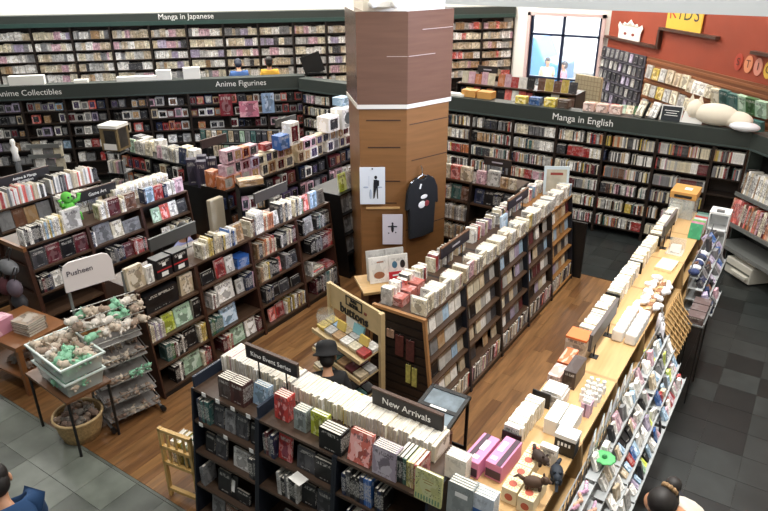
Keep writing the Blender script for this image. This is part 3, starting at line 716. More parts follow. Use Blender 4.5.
seg(5.75, 6.62, [s(pw, 12, (.15, .17), .036), ('g', .03), s(pw, 10, (.15, .18), .036)], 'row behind the grey sign')
seg(6.68, 7.62, [s(pw, 24, (.15, .18), .037)], 'row past the white rolls')
seg(7.66, 8.6, [s(pw, 24, (.15, .18), .037)], 'row beside the cream pad')
seg(8.64, 9.5, [s(pw, 22, (.15, .18), .037)], 'row by the far grey sign')
seg(9.54, 10.2, [s(pw, 17, (.15, .18), .037)], 'last row before the wall')
for k, (y, w) in enumerate(((3.9, .2), (4.53, .2), (5.7, .2), (6.65, .16), (7.64, .16), (8.62, .16), (9.52, .16))):
    tag(MB().box(-.26, -.1, 0, .012, 0, .15).build('book_divider', BLACK, None, T(-1.225, y, 1.46)), f"black upright divider between the counter paperbacks, {ordn(k+1)} from the near end", 'divider', 'black dividers along the counter')
def bx(x, y, sz, cname, label, name, cat='box', z=1.46, rot=0, col=None, window=False, group=None):
    return put_box(T(x, y, z) @ Rz(rot), sz, cname, label, name, cat, group, window, col)
PK = lin('#cf7fa8')
for k, (x, y) in enumerate(((-1.53, 3.62), (-1.37, 3.68))):
    o = tag(MB().box(-.068, .068, -.17, .17, 0, .15).build('lunch_box', mat('pink_card', '#d887ae', .4), None, T(x, y, 1.462) @ Rz(-3), bevel=.004), ('pink long gift box with dark stripe, the one beside the misty-cover books', 'pink long gift box with dark stripe, the one touching the emblem boxes')[k], 'box', 'pink gift boxes on the counter')
    MB().box(-.045+k*.06, -.005+k*.06, -.168, .168, .15, .153).build('dark_stripe', mat('stripe_plum', '#45303e', .5), o)
    MB().box(-.01-k*.04, .03-k*.04, -.02, .1, .15, .154).box(-.01-k*.04, .035-k*.04, -.13, -.09, .15, .154).build('white_print', LETTER, o)
    MB().box(-.06, .06, -.174, -.17, .02, .09).build('front_print', mat('stripe_plum', ''), o)
EM = mat('emblem_red', '#b4553f', .5); RAY = mat('emblem_ray', '#c9a76a', .6); CRB = mat('cream_card', '#e4d3ae', .55)
k = 0
for row, (x, y0, n) in enumerate(((-1.19, 3.36, 4), (-1.06, 3.34, 2))):
    for i in range(n):
        k += 1
        y = y0+.07+i*.142
        o = tag(MB().box(-.058, .058, -.068, .068, 0, .13).build('emblem_box', CRB, None, T(x, y, 1.461), bevel=.003), f"cream box with red round emblem and rays, {ordn(i+1)} from the near end, {'aisle' if row == 0 else 'wood'} side", 'box', 'cream emblem boxes')
        m = MB(); m.cyl((0, 0, .13), (0, 0, .1325), .03, n=16); m.cyl((0, -.068, .06), (0, -.0705, .06), .03, n=16); m.build('red_emblem', EM, o)
        m = MB()
        for a in range(14):
            c, s_ = cos(a*2*pi/14), sin(a*2*pi/14); m.box(.034, .056, -.003, .003, .13, .1315, M=Matrix.Rotation(a*2*pi/14, 4, 'Z'))
        m.build('ray_print', RAY, o)
def critter(x, y, z, rot, col, label, sc=1.0, trunk=False):
    t = thing('animal_figure', label, 'figurine', T(x, y, z) @ Rz(rot) @ S(sc, sc, sc)); m_ = mat('fur'+col, col, .7)
    b = MB(); b.ball((0, 0, .05), (.07, .042, .042), 12, 8); b.ball((.075, 0, .075), (.032, .028, .03), 10, 7); b.ball((.105, 0, .066), (.018, .014, .013), 8, 6)
    b.tube([(-.06, 0, .06), (-.1, .02, .07), (-.13, .03, .04)], .012, 8, radii=[.016, .012, .005])
    b.build('body', m_, t, smooth=True)
    for sy in (-.018, .018): MB().ball((.065, sy, .105), (.008, .012, .014), 8, 5).build('ear', m_, t, smooth=True)
    for sx in (-.04, .045):
        for sy in (-.022, .022): MB().cyl((sx, sy, 0), (sx, sy, .04), .012, .015, 8).build('leg', m_, t)
    if trunk: MB().tube([(.11, 0, .06), (.135, 0, .03), (.15, 0, .045)], .01, 8).build('trunk', m_, t)
critter(-1.06, 3.47, 1.592, 20, '#4a3424', 'brown animal figurine standing on the nearest emblem boxes', 1.05)
critter(-1.12, 3.74, 1.592, -35, '#33241c', 'dark brown animal figurine curled beside the white box', 1.0)
critter(-.99, 3.78, 1.462, -70, '#1c2530', 'dark blue-black elephant figurine beside the white box', 1.2, True)
o = bx(-1.1, 3.9, (.13, .06, .17), 'white', 'white box with dark print leaning before the black letter box', 'gift_box', col=lin('#d8d5cf'))
o = tag(MB().box(-.08, .08, -.06, .06, 0, .15).build('letter_box', BLACK, None, T(-1.03, 4.11, 1.461)), 'black box with white lid and raised letters on the counter', 'box')
MB().box(-.085, .085, -.065, .065, .15, .19).build('lid', WHITE, o, bevel=.003); MB().box(-.055, -.04, -.0625, -.06, .08, .12).box(-.028, -.012, -.0625, -.06, .09, .12).box(0, .018, -.0625, -.06, .09, .12).box(.03, .045, -.0625, -.06, .09, .12).build('white_print', LETTER, o)
for k, x in enumerate((-1.21, -1.09)):
    o = tag(MB().box(-.052, .052, -.145, .145, 0, .14).build('white_carton', mat('white_carton', '#efece6', .5), None, T(x, 4.37, 1.461), bevel=.003), ('white long lidded carton on the counter, touching the paperbacks', 'white long lidded carton on the counter, touching the pink tubes')[k], 'box', 'white lidded cartons')
    MB().box(-.054, .054, -.147, .147, .1, .143).build('lid', WHITE, o, bevel=.002)
for i, (px, py) in enumerate(((583, 411), (590, 418), (586, 405), (597, 414), (592, 401))):
    pt = at(px, py+8, 1.46); o = tag(MB().box(-.022, .022, -.022, .022, 0, .13).build('pink_tube', mat('pink_pack', '#cdaac0', .5), None, T(-1.06+.035*(i % 2), 4.62+.05*(i//2), 1.461)), f"pink tall tube pack beside the white cartons, {ordn(i+1)} from the near end", 'pack', 'pink tube packs')
    MB().box(-.016, .016, -.016, .016, .13, .16).build('cap', WHITE, o)
k = 0
for i in range(3):
    for j in range(4):
        k += 1
        o = tag(MB().lathe([(0, 0), (.024, 0), (.024, .07), (.014, .085), (.014, .1)], 12).build('lotion_bottle', WHITE, None, T(-1.13+i*.055+.01*(j % 2), 4.8+j*.07, 1.461), smooth=False), f"small white bottle, {ordn(j+1)} from the near end, {('aisle-side', 'middle', 'wood-edge')[i]} file of the bottle cluster", 'bottle', 'small white bottles')
        MB().cyl((0, 0, .1), (0, 0, .128), .017, n=10).build('cap', WHITE, o)
bx(-1.33, 4.66, (.2, .19, .12), 'pale grey', 'pale grey printed box pack on the counter before the orange boxes', 'gift_box')
bx(-1.33, 4.66, (.17, .17, .03), 'white', 'white flat pad on the pale grey printed box', 'note_pad', 'pad', z=1.582)
cols = [('orange', '#c8703a', -1.4, 5.2, .12, .3), ('dark grey', '#453b38', -1.28, 5.02, .12, .28), ('orange', '#b9a79c', -1.42, 4.92, .1, .2)]
bx(-1.41, 5.22, (.11, .28, .14), 'orange', 'orange long box leading the row before the grey sign', 'gift_box', col=lin('#c2683a'))
bx(-1.29, 5.06, (.11, .3, .18), 'dark grey', 'dark brown long box with a round mark beside the orange box', 'gift_box', col=lin('#40332f'))
bx(-1.41, 4.95, (.11, .22, .13), 'pale grey', 'pink-grey long box before the orange box', 'gift_box', col=lin('#b3948a'))
o = bx(-1.41, 5.52, (.2, .2, .22), 'orange', 'tall orange-topped picture box beside the grey sign post', 'picture_box', col=lin('#b4a28c'))
MB().box(-.51, .51, -.51, .51, .9, 1.005).build('orange_top', mat('orange_card', '#d0733c', .5), o)
k = 0
for i in range(2):
    for j in range(6):
        o = tag(MB().box(-.055, .055, -.047, .047, 0, .13).build('soft_roll', mat('white_wrap', '#efece8', .6, noise=.08, nscale=20), None, T(-1.15+i*.13, 5.98+j*.1, 1.461) @ Rz(U(-5, 5)), bevel=.02), f"white wrapped soft roll, {ordn(j+1)} from the near end, {'aisle' if i == 0 else 'wood'}-side file", 'pack', 'white wrapped rolls')
WP_ = mat('tissue', '#f1eff0', .7)
for i in range(9):
    m = MB()
    for q_ in range(6): m.ball((U(-.04, .04), U(-.04, .04), .04+U(0, .05)), (U(.03, .05), U(.03, .05), U(.025, .04)), 8, 5)
    tag(m.build('tissue_bundle', WP_, None, T(-1.14+.16*(i % 2)+U(-.02, .02), 6.68+i*.1, 1.462), smooth=True), f"white crumpled tissue bundle past the white rolls, {ordn(i+1)} from the near end", 'bundle', 'white tissue bundles')
MB_ = MB().box(-.1, .1, -.17, .17, 0, .04)
tag(MB_.build('writing_pad', mat('pad_cream', '#efe3b4', .6), None, T(-1.115, 8.03, 1.461) @ Rz(-4), bevel=.003), 'pale cream thick pad lying on the counter wood', 'pad')
st = thing('clear_stand', 'clear acrylic stand with small white cards on the counter', 'stand', T(-1.12, 8.55, 1.461))
MB().box(-.1, .1, -.12, .12, 0, .01).box(-.1, .1, .1, .11, .01, .16).build('acrylic_tray', CLEAR, st)
for i in range(3): MB().box(-.06, .06, -.05+i*.05, -.045+i*.05, .01, .1).build('card', WHITE, st, Rx(-10))
for i, c in enumerate(('#3f9a6b', '#d58aa8', '#7fb86a', '#cfcfd6', '#b9463f', '#8aa7a0', '#5b7f74')):
    put_book(fr(-1.08, 9.15+i*.085, 1.461, -90) @ Rx(18) @ Rz(90), (.03, .16, .21), 'green', f"{('green', 'pink', 'light green', 'silver', 'red', 'grey-green', 'dark teal')[i]} notebook in the leaning row at the far counter end", 'notebook', 'notebook', 'leaning notebooks', plain=True, col=lin(c))
ac = thing('acrylic_shelf', 'white acrylic stepped shelf at the far counter end', 'display shelf', T(-.79, 9.75, 0) @ T(0, 0, .9))
m = MB(); m.box(-.13, .13, -.13, .13, .8, .83); m.box(-.13, -.115, -.13, .13, 0, .8); m.box(.115, .13, -.13, .13, 0, .8); m.box(-.13, .13, .12, .13, 0, .8); m.box(-.13, .13, -.13, .13, .56, .58); m.box(-.13, .13, -.13, .13, .25, .27); m.box(-.13, .13, -.13, .13, 0, .02)
m.build('shelf_body', mat('acrylic_white', '#f0f1f0', .2), ac); MB().box(-.05, .05, -.11, -.05, .83, .86).build('top_plate', GREYM, ac)
pb = thing('clear_bin', 'clear plastic bin at the far counter end', 'bin', T(-1.33, 10.05, 1.461))
MB().box(-.17, .17, -.2, .2, 0, .01).box(-.17, -.165, -.2, .2, 0, .3).box(.165, .17, -.2, .2, 0, .3).box(-.17, .17, -.2, -.195, 0, .3).box(-.17, .17, .195, .2, 0, .3).build('bin_body', CLEAR, pb)
o = tag(MB().box(-.18, .18, -.21, .21, 0, .1).build('cardboard_box', mat('cardboard', '#c7934f', .7, noise=.1), None, T(-1.33, 10.05, 1.762), bevel=.004), 'flat tan cardboard box resting on the clear bin', 'box')
MB().box(-.02, .08, -.05, .06, .1, .103).build('white_label', LETTER, o); MB().box(-.12, .12, -.215, -.211, .02, .06).build('dark_print', BLACKL, o)

# ------------------------------------------------------------------ goods hanging on the carpet side of the counter
def rack(y0, y1, label, name='wire_rack', rows=4, m=GREYM):
    t = thing(name, label, 'rack', fr(-.835, y1, 0, 0), None); L = y1-y0
    out = []
    b = MB(); n = int(L/.07)
    for i in range(n+1): b.box(i*L/n-.003, i*L/n+.003, .0, .006, .9, 1.58)
    for z in (.9, 1.05, 1.35, 1.58): b.box(0, L, .0, .008, z-.004, z+.004)
    b.build('wire_back', m, t)
    for r in range(rows):
        z = 1.4-r*.15; y = .01+r*.08
        tr = MB().box(0, L, .008, y+.09, z-.006, z).box(0, L, y+.086, y+.09, z, z+.03); tr.build('tray', mat('rack_tray', '#a4a8a9', .35), t)
        out.append((z, y))
    return t, out
PKC = ['white']*6+['pale grey']*4+['pale blue']*3+['black']*3+['grey']*2+['pale green', 'lime', 'pink', 'pink', 'red', 'blue', 'lilac', 'beige']
def goods(y0, y1, rows, step, pal, desc, sz=(.06, .05, .1), noun='packaged item', name='packaged_item', group='packaged goods on the counter racks', lie=False):
    for r, (z, y) in enumerate(rows):
        yy = y1-.03; i = 0
        while yy-step > y0:
            i += 1; c = rnd.choice(pal)
            M = fr(-.835, yy, z+.004, 0) @ T(step/2, y+.055, 0) @ Rz(U(-14, 14)) @ Rx(U(5, 55))
            put_box(M, (step*U(.75, 1.0), sz[1]*U(.3, .9), sz[2]*U(.7, 1.5)), c, f"{c} {noun}, {ordn(i)} from the far end, {('top', 'second', 'third', 'fourth', 'fifth')[r]} tier, {desc}", name, 'pack', group, False)
            yy -= step*U(1, 1.05)
t, rw = rack(4.42, 5.5, 'grey wire rack of stationery packs on the counter side', rows=4); goods(4.42, 5.5, rw, .075, PKC, 'stationery rack')
t, rw = rack(5.55, 6.45, 'clear-tiered rack of stickers and cards on the counter side', rows=4); goods(5.55, 6.45, rw, .072, PKC+['lime', 'teal', 'red'], 'sticker rack')
t, rw = rack(3.98, 4.4, 'grey wire rack of cards with a green flower on the counter side', rows=4); goods(3.98, 4.4, rw, .1, ['white', 'white', 'pale grey', 'beige'], 'flower card rack', (.06, .05, .13))
t, rw = rack(8.02, 8.76, 'wire rack of gift sets and wallets on the counter side', rows=4); goods(8.02, 8.76, rw, .13, ['dark grey', 'black', 'maroon', 'pink', 'grey', 'navy', 'lilac', 'brown'], 'gift set rack', (.1, .08, .09), 'gift set', 'gift_set', 'gift sets on the counter racks')
t, rw = rack(8.8, 9.55, 'wire rack of dark boxes at the far counter side', rows=3); goods(8.8, 9.55, rw, .15, ['dark grey', 'lilac', 'pink', 'grey', 'blue'], 'far counter rack', (.1, .08, .12), 'gift set', 'gift_set', 'gift sets on the counter racks')
# green paper flower
for i in range(6):
    cp = thing('card_sleeve', f"clear standing panel of pale blue-grey cards at the counter edge, {ordn(i+1)} from the near end", 'panel', fr(-.86, 4.12+i*.21, 1.462, 12), 'clear card panels at the counter edge')
    MB().box(-.085, .085, 0, .006, 0, .24).build('sleeve', FROST, cp, Rx(-6))
    for a in range(2): MB().box(-.07, .07, -.003, -.001, .02+.11*a, .12+.11*a).build('card', mat('card_bluegrey', '#b9c3cf', .4, noise=.35, nscale=22), cp, Rx(-6))
fl = thing('paper_flower', 'green paper flower on the card rack by the counter', 'flower', T(-.75, 4.18, 1.45))
m = MB()
for a in range(9): m.ball((.05*cos(a*.7), .05*sin(a*.7), .03), (.04, .04, .008), 8, 4)
m.build('petals', mat('flower_green', '#58b06a', .6), fl, smooth=True); MB().ball((0, 0, .04), .02, 8, 5).build('center', mat('flower_heart', '#2f7d47', .6), fl); MB().cyl((0, 0, -.1), (0, 0, .03), .004).build('stem', mat('flower_heart', ''), fl)
# pink and black hair bows at the near end
t, rw = rack(3.32, 3.94, 'wire rack of hair bows nearest the camera on the counter side', rows=4)
for k in range(34):
    r = k % 4; i = k//4; z, y = rw[r]
    pink = i < 5; c = rnd.choice(['#c79bb8', '#d9b3cc', '#b88a9c', '#d9a98f'] if pink else ['#1d1c20', '#c9c7c4', '#3c3b40', '#8a888c'])
    m = MB()
    for sx in (-1, 1): m.ball((sx*.026, 0, .026), (.026, .014, .02), 8, 5)
    b = tag(m.build('hair_bow', mat('bow'+c, c, .7), None, fr(-.835+y+.04, 3.86-i*.062+U(-.01, .01), z+.004, U(-40, 40)), smooth=True), f"{'pink' if pink else 'black and white'} hair bow, {ordn(i+1)} from the far end, {('top', 'second', 'third', 'fourth')[r]} tier of the bow rack", 'hair bow', 'hair bows on the near rack')
    MB().ball((0, 0, .028), (.01, .016, .012), 6, 4).build('knot', mat('bow'+c, ''), b)
# wooden lattice
la = thing('wooden_lattice', 'expanding pale wooden lattice on the counter side', 'lattice', fr(-.745, 7.45, 1.26, 0) @ Rx(30))
m = MB()
for a in range(9):
    for sg in (-1, 1): m.box(-.012, .012, sg*.006-.004, sg*.006+.004, -.24, .24, M=T(.06+a*.1, 0, 0) @ Ry(sg*30))
m.build('slats', LIGHTWOOD, la)
MB().box(0, .92, -.02, -.012, -.21, -.19).box(0, .92, -.02, -.012, .19, .21).build('rail', LIGHTWOOD, la)
for i in range(9):
    put_box(fr(-1.0, 7.4-i*.095, 1.464, 0) @ Rx(10), (.08, .05, .1), 'tan', f"{'brown' if i % 2 else 'tan'} small leather pouch standing above the lattice, {ordn(i+1)} from the far end", 'leather_pouch', 'pouch', 'pouches behind the lattice', False, col=lin('#8a5a34') if i % 2 else None)
# white fabric bags hanging
for i in range(3):
    m = MB(); m.prism([(-.07, 0), (.07, 0), (.05, .2), (.02, .26), (-.02, .26), (-.05, .2)], -.02, .02, 'y')
    b = tag(m.build('fabric_bag', mat('bag_white', '#e4e2ea', .8), None, fr(-.87+.03*i, 6.55-i*.09, 1.32, 20), bevel=.015), f"white fabric bag hanging beside the lattice, {ordn(i+1)} from the far end", 'bag', 'hanging white fabric bags')
    MB().tube([(-.03, 0, .24), (-.02, 0, .32), (.02, 0, .32), (.03, 0, .24)], .004, 6).build('handle', STEEL, b)
# scarf column: navy and white patterned cloths
for i in range(8):
    m = MB(); m.ball((0, 0, 0), (.07, .05, .045), 9, 6)
    tag(m.build('folded_scarf', mat('scarf%d' % (i % 3), ('#2f3d68', '#c9cbd2', '#23283a')[i % 3], .8, noise=.4, nscale=30), None, T(-.8, 8.06+i*.085, 1.46+.02*(i % 2)) @ Rz(U(-30, 30)), smooth=True), f"{('navy', 'white', 'dark blue')[i % 3]} bunched scarf past the lattice, {ordn(i+1)} from the near end", 'scarf', 'bunched scarves')
for i in range(3):
    put_box(T(-.62, 7.51+i*.19, 1.097) , (.18, .17, .09), 'dark grey', ('dark flat box with red bow print, nearest on the tray', 'dark flat box with red bow print, middle on the tray', 'dark flat box with red bow print, far on the tray')[i], 'flat_box', 'box', None, False, col=lin('#5a4a48'))
gst = thing('box_stand', 'slim grey stand of flat boxes beside the counter racks', 'stand', T(-.62, 7.7, 0))
MB().box(-.11, .11, -.3, .3, 1.08, 1.095).box(.1, .11, -.3, .3, 1.095, 1.13).build('tray', GREYM, gst)
for x in (-.09, .09):
    for y in (-.27, .27): MB().cyl((x, y, 0), (x, y, 1.08), .01, n=6).build('leg', BLACK, gst)
# ------------------------------------------------------------------ wall cases: Manga in English
EZ = [1.74, 1.455, 1.15, .835, .5, .17]
EX = [-.80, -1.32, -2.26, -3.19, -4.115, -5.03, -5.96, -6.89, -7.82, -8.75, -9.68, -10.55]
zn6 = ('top', 'second', 'third', 'fourth', 'fifth', 'bottom')
VP = ['white']*5+['pale grey']*4+['cream']*3+['grey']*2+['black']*3+['dark grey']*2+['red']*2+['maroon', 'pink', 'orange', 'navy', 'teal', 'yellow', 'tan', 'beige', 'brown']
def manga_shelves(F, W, zs, nm, ind, stuff, D=.26, tr=(.017, .026), hr=(.17, .2), z0=0, pal=VP, rows=None, noun='manga'):
    for i, z in enumerate(zs):
        if rows is not None and i not in rows: continue
        its = []
        while sum(n for n in its if isinstance(n, int)) < 1 and len(its) < 9:
            if rnd.random() < .45:
                c = rnd.choice(pal); its.append(s([c, c, c, c, rnd.choice(pal)], rnd.randint(5, 14), (hr[0]+U(0, .02),)*2))
            else: its.append(s(pal, rnd.randint(4, 9), hr))
            if rnd.random() < .15: its.append(('g', U(.02, .08)))
        run(F, W, z-z0, -.012, its, f'{zn6[i]} shelf, {nm}', 'corner end', noun, 'manga_volume', 'book', 'manga volumes on the English wall', depth=.14, tr=tr, stuff=None if ind and i in ind else stuff, parts=False, plain=True)
for k in range(11):
    W = EX[k]-EX[k+1]; F = fr(EX[k], 12.25, 0, -90)
    nm = f"{ordn(k+1)} English bay from the corner"
    wallcase(F, W, EZ, f'dark wall bookcase, {nm}', 'English manga wall bookcases', H=2.02)
    if k in (8, 9) : continue
    ind = {0: range(2), 1: range(6), 2: range(3)}.get(k)
    if k == 7: rows = (0, 1)
    manga_shelves(F, W, EZ if k else EZ[:2], nm, ind, ESTUFF)
fa = thing('sign_fascia', 'dark green fascia lettered Manga in English over the wall bookcases', 'fascia', fr(-.80, 12.25, 0, -90))
fbo = MB().box(0, 9.8, -.3, .02, 2.02, 2.31).build('board', FASCIA, fa, bevel=.004); MB().box(0, 9.8, .02, .03, 2.02, 2.05).build('lower_strip', mat('fascia_strip', '#3d4a47', .5), fa)
text('lettering', 'Manga in English', fbo, T(2.84, .022, 2.165), .178, LETTER, .006)
# the fascia turns towards the camera at the corner
FCn = fr(-.80, 12.25, 0, -135) 
fc = thing('sign_fascia', 'dark green fascia piece turning the corner above the comic rack', 'fascia', FCn)
MB().box(-2.2, 0, -.3, .02, 2.02, 2.31).build('board', FASCIA, fc, bevel=.004)
MB().box(-2.2, 0, .02, .03, 2.02, 2.05).build('lower_strip', mat('fascia_strip', ''), fc)
# rack of large comics on the turned wall
cr_ = thing('comic_rack', 'dark rack of tilted comic shelves on the turned wall beside the counter', 'rack', FCn)
MB().box(-1.75, -.03, -.3, -.27, .0, 2.02).build('back_panel', BLACK, cr_)
MB().box(-.06, -.03, -.27, .0, 0, 2.02).build('side_panel', FASCIA, cr_)
for j, z in enumerate((1.28, .78, .42)):
    MB().box(-1.75, -.07, -.26, .12+.1*j, z-.03, z).box(-1.75, -.07, .11+.1*j, .13+.1*j, z-.03, z+.035).build('shelf', mat('rack_shelf', '#6d6f6c', .4), cr_)
    cols_ = [['white', 'cream', 'pale grey', 'white', 'black', 'beige', 'tan'], ['red', 'coral', 'pink', 'maroon', 'brown', 'cream', 'orange'], ['red', 'brown', 'maroon', 'orange', 'tan']][j]
    if j < 2:
        x = -.1; i = 0
        while x > -1.7:
            i += 1; t = U(.03, .05); c = rnd.choice(cols_)
            put_book(FCn @ T(x-t/2, -.18+.1*j, z+.002) @ Rx(5), (t-.003, .26, U(.36, .42)), c, f"{c} tall comic, {ordn(i)} from the corner, {('upper', 'middle')[j]} shelf of the corner rack", 'tall_comic', 'comic', 'tall comics on the corner rack'); x -= t
pr_ = thing('printer', 'cream grey printer standing on the floor under the comic rack', 'printer', FCn @ T(-.75, .12, 0))
MB().box(-.3, .3, -.2, .2, .02, .3).build('body', mat('printer_beige', '#c9c6ba', .5), pr_, bevel=.015); MB().box(-.26, .1, .2, .26, .1, .14).build('paper_tray', mat('printer_beige', ''), pr_); MB().box(-.28, .28, .2, .206, .16, .19).build('front_slot', mat('printer_slot', '#55564f', .6), pr_); MB().box(-.25, .2, -.15, .1, .3, .33).build('lid', mat('printer_beige', ''), pr_, bevel=.008)
MB().box(-.28, -.22, -.15, .15, 0, .02).box(.22, .28, -.15, .15, 0, .02).build('foot', BLACK, pr_)
oc = thing('office_chair', 'dark office chair with pale grey caster base at the photo edge', 'chair', T(.5, 10.45, 0))
for a in range(5):
    c, s_ = cos(a*1.2566+2.6), sin(a*1.2566+2.6)
    MB().tube([(0, 0, .12), (.33*c, .33*s_, .07)], .028, 8, radii=[.035, .022]).build('leg', mat('chair_grey', '#b3b3ae', .4), oc); MB().cyl((.33*c-.02*s_, .33*s_+.02*c, .04), (.33*c+.02*s_, .33*s_-.02*c, .04), .04, n=12).build('caster', BLACK, oc)
MB().cyl((0, 0, .1), (0, 0, .44), .03).build('column', BLACK, oc); MB().box(-.24, .24, -.24, .24, .44, .52).build('seat', mat('chair_fabric', '#2a2a2c', .8), oc, bevel=.03); MB().box(-.22, .22, .2, .27, .6, 1.05).build('backrest', mat('chair_fabric', ''), oc, Rz(-60), bevel=.03)
# things lying on top of the English wall case (its top is at 2.31)
m = MB(); m.ball((0, 0, .13), (.34, .15, .13), 16, 10); m.ball((-.32, .02, .16), (.13, .12, .12), 14, 9); m.ball((.3, .0, .1), (.24, .12, .1), 14, 9)
pz = thing('plush_cat', 'large white cushion-like plush animal lying on the English wall fascia', 'plush', T(-1.42, 12.42, 2.312) @ Rz(-6) @ S(1.1, 1.1, 1.45))
m.build('body', mat('plush_white', '#efe6d2', .95), pz, smooth=True)
for sx in (-.39, -.26): MB().prism([(sx-.05, .24), (sx+.05, .24), (sx, .34)], -.02, .02, 'y').build('ear', mat('plush_white', ''), pz, bevel=.01)
tag(MB().ball((0, 0, .08), (.24, .13, .08), 14, 8).build('plastic_bag', mat('bag_plastic', '#e9eaee', .3), None, T(-.93, 12.2, 2.315), smooth=True), 'white plastic bag lying beside the plush on the English wall fascia', 'bag')
o = tag(MB().box(-.16, .16, -.01, 0, 0, .25).build('notice_board', mat('notice_black', '#1d2328', .6), None, fr(-2.13, 12.38, 2.312, -90) @ Rx(12)), 'black notice card with white print on top of the English wall', 'notice')
MB().box(-.12, .12, 0, .003, .17, .18).box(-.09, .09, 0, .003, .13, .14).box(-.11, .11, 0, .003, .09, .1).build('white_print', LETTER, o); MB().box(-.18, .18, -.02, -.01, -.0, .27).build('border', WHITE, o)
o = tag(MB().prism([(-.17, 0), (.17, 0), (.14, .2), (-.17, .22)], -.012, 0, 'y').build('notice_card', WHITE, None, fr(-1.78, 12.38, 2.312, -90) @ Rx(12)), 'white slanted notice card with an orange spot on top of the English wall', 'notice')
MB().ball((.02, .002, .14), (.05, .004, .035), 10, 6).build('orange_spot', mat('spot_orange', '#d2703a', .6), o)
for i, (x, c, w, h) in enumerate(((-2.75, 'cream', .15, .3), (-2.52, 'white', .16, .3))):
    b = put_book(fr(x, 12.42, 2.312, -120) @ Rx(24) @ Rz(90), (.03, w, h), c, ('cream book on a black easel on top of the English wall', 'white book on a black easel on top of the English wall')[i], group=None)
    e = tag(MB().box(-.18, .03, -.03, -.015, 0, .3).box(-.19, .04, -.04, .06, 0, .012).build('book_easel', BLACK, None, fr(x, 12.42, 2.312, -120) @ T(0, -.025, 0) @ Rx(24)), ('black easel holding the cream book', 'black easel holding the white book')[i]+' on the English wall', 'easel')
for i, (x, c) in enumerate(((-4.95, 'yellow'), (-4.66, 'blue'), (-4.35, 'yellow'), (-4.08, 'brown'))):
    put_box(T(x, 12.43, 2.312), (.22, .16, U(.13, .18)), c, f"{c} small box, {ordn(i+1)} from the pillar, on top of the English wall", 'small_box', 'box', None, False, col=[lin('#d9c24f'), lin('#33598f'), lin('#d9c24f'), lin('#4b372a')][i])
for i, x in enumerate((-3.6, -3.35, -3.1)):
    put_box(T(x, 12.45, 2.312), (.2, .14, .15), 'pink', ('pink-white box on top of the English wall, nearest the lettering start', 'pink-white box on top of the English wall, middle of three', 'pink-white box on top of the English wall, beside the easels')[i], 'picture_box', 'box', None, False, col=lin('#d8b5a8'))

# ------------------------------------------------------------------ Anime Collectibles / Figurines wall (45 degrees)
AZ = EZ
def FAw(sv, off=0.0): return fr(sv*s2-(16.356+off)*s2, sv*s2+(16.356+off)*s2, 0, -45)
AS = [1.31-.93*i for i in range(9)]
FIG = ['white']*6+['pale grey']*5+['black']*4+['dark grey']*3+['grey']*3+['beige', 'beige', 'red', 'maroon', 'pink', 'pink', 'orange', 'navy', 'pale blue', 'lilac', 'tan', 'coral']
for k in range(8):
    F = FAw(AS[k]); nm = f"{ordn(k+1)} figurine bay from the corner"
    wallcase(F, .93, AZ, f'dark wall bookcase, {nm}', 'figurine wall bookcases', H=2.02)
    for i, z in enumerate(AZ[:5]):
        x = .06; j = 0
        while x < .8:
            if rnd.random() < .12: x += U(.06, .12); continue
            j += 1; w = U(.12, .2); h = U(.15, .21); c = rnd.choice(FIG)
            if i < 4: put_box(F @ T(x+w/2, -.14, z+.001), (w, .12, h), c, f"{c} figurine box, {ordn(j)} along the {zn6[i]} shelf, {nm}", 'figurine_box', 'box', 'boxed figurines on the figurine wall', i < 3)
            else: JSTUFF.box(x, x+w, -.2, -.05, z+.002, z+h, 0, cj(c), F)
            x += w+U(.004, .03)
fa = thing('sign_fascia', 'dark green fascia lettered Anime Collectibles and Anime Figurines', 'fascia', FAw(1.31))
fbo = MB().box(-.02, 8.4, -.3, .02, 2.02, 2.34).build('board', FASCIA, fa, bevel=.004); MB().box(-.02, 8.4, .02, .03, 2.02, 2.05).build('lower_strip', mat('fascia_strip', ''), fa)
def fx(px, py): p = atL(px, py, -s2, s2, 16.33); return 1.31-(p.x+p.y)*s2, p.z
x_, z_ = fx(241, 83.5); text('lettering', 'Anime Figurines', fbo, T(x_, .022, z_), .185, LETTER, .006)
x_, z_ = fx(29, 93); text('lettering', 'Anime Collectibles', fbo, T(x_, .022, z_), .182, LETTER, .006)
# posters hanging in front of the figurine shelves
for px, py, w, h, c, lb in ((226, 105, .3, .52, '#7a2630', 'dark red picture scroll hanging at the figurine wall'), (249, 109, .46, .38, '#c9788c', 'pink picture poster hanging at the figurine wall'), (268, 103, .3, .48, '#8ea6c6', 'blue and white picture poster hanging at the figurine wall')):
    p = atL(px, py, -s2, s2, 16.30)
    o = put_box(fr(p.x, p.y, p.z-h/2, -45), (w, .02, h), 'pink', lb, 'hanging_poster', 'poster', None, False, col=lin(c))
# white boxes standing on the figurine wall top
for px, w, h in ((28, .75, .2), (82, .3, .07), (138, .9, .1), (165, .34, .22), (193, .38, .26)):
    p = atL(px, 84, -s2, s2, 16.5)
    put_box(fr(p.x, p.y, 2.342, -45), (w, .16, h), 'white', {28: 'long white carton on top of the collectibles fascia', 82: 'low white card on top of the fascia near the collectibles end', 138: 'long low white carton on top of the fascia', 165: 'white carton standing on the low long carton of the fascia', 193: 'square white carton on top of the fascia before the figurines lettering'}[px], 'white_carton', 'carton', None, False, col=lin('#f0efe9'), plain=True)
p = atL(316, 78, -s2, s2, 16.6)
t = thing('folding_stand', 'black tilted display stand on top of the figurine wall corner', 'stand', fr(p.x, p.y, 2.342, -45))
MB().box(-.25, .25, -.02, .02, 0, .48).build('panel', BLACK, t, Ry(18)); MB().box(-.2, .2, -.25, .15, 0, .03).build('base', BLACK, t); MB().box(-.05, .05, -.2, -.02, 0, .3).build('brace', BLACK, t)

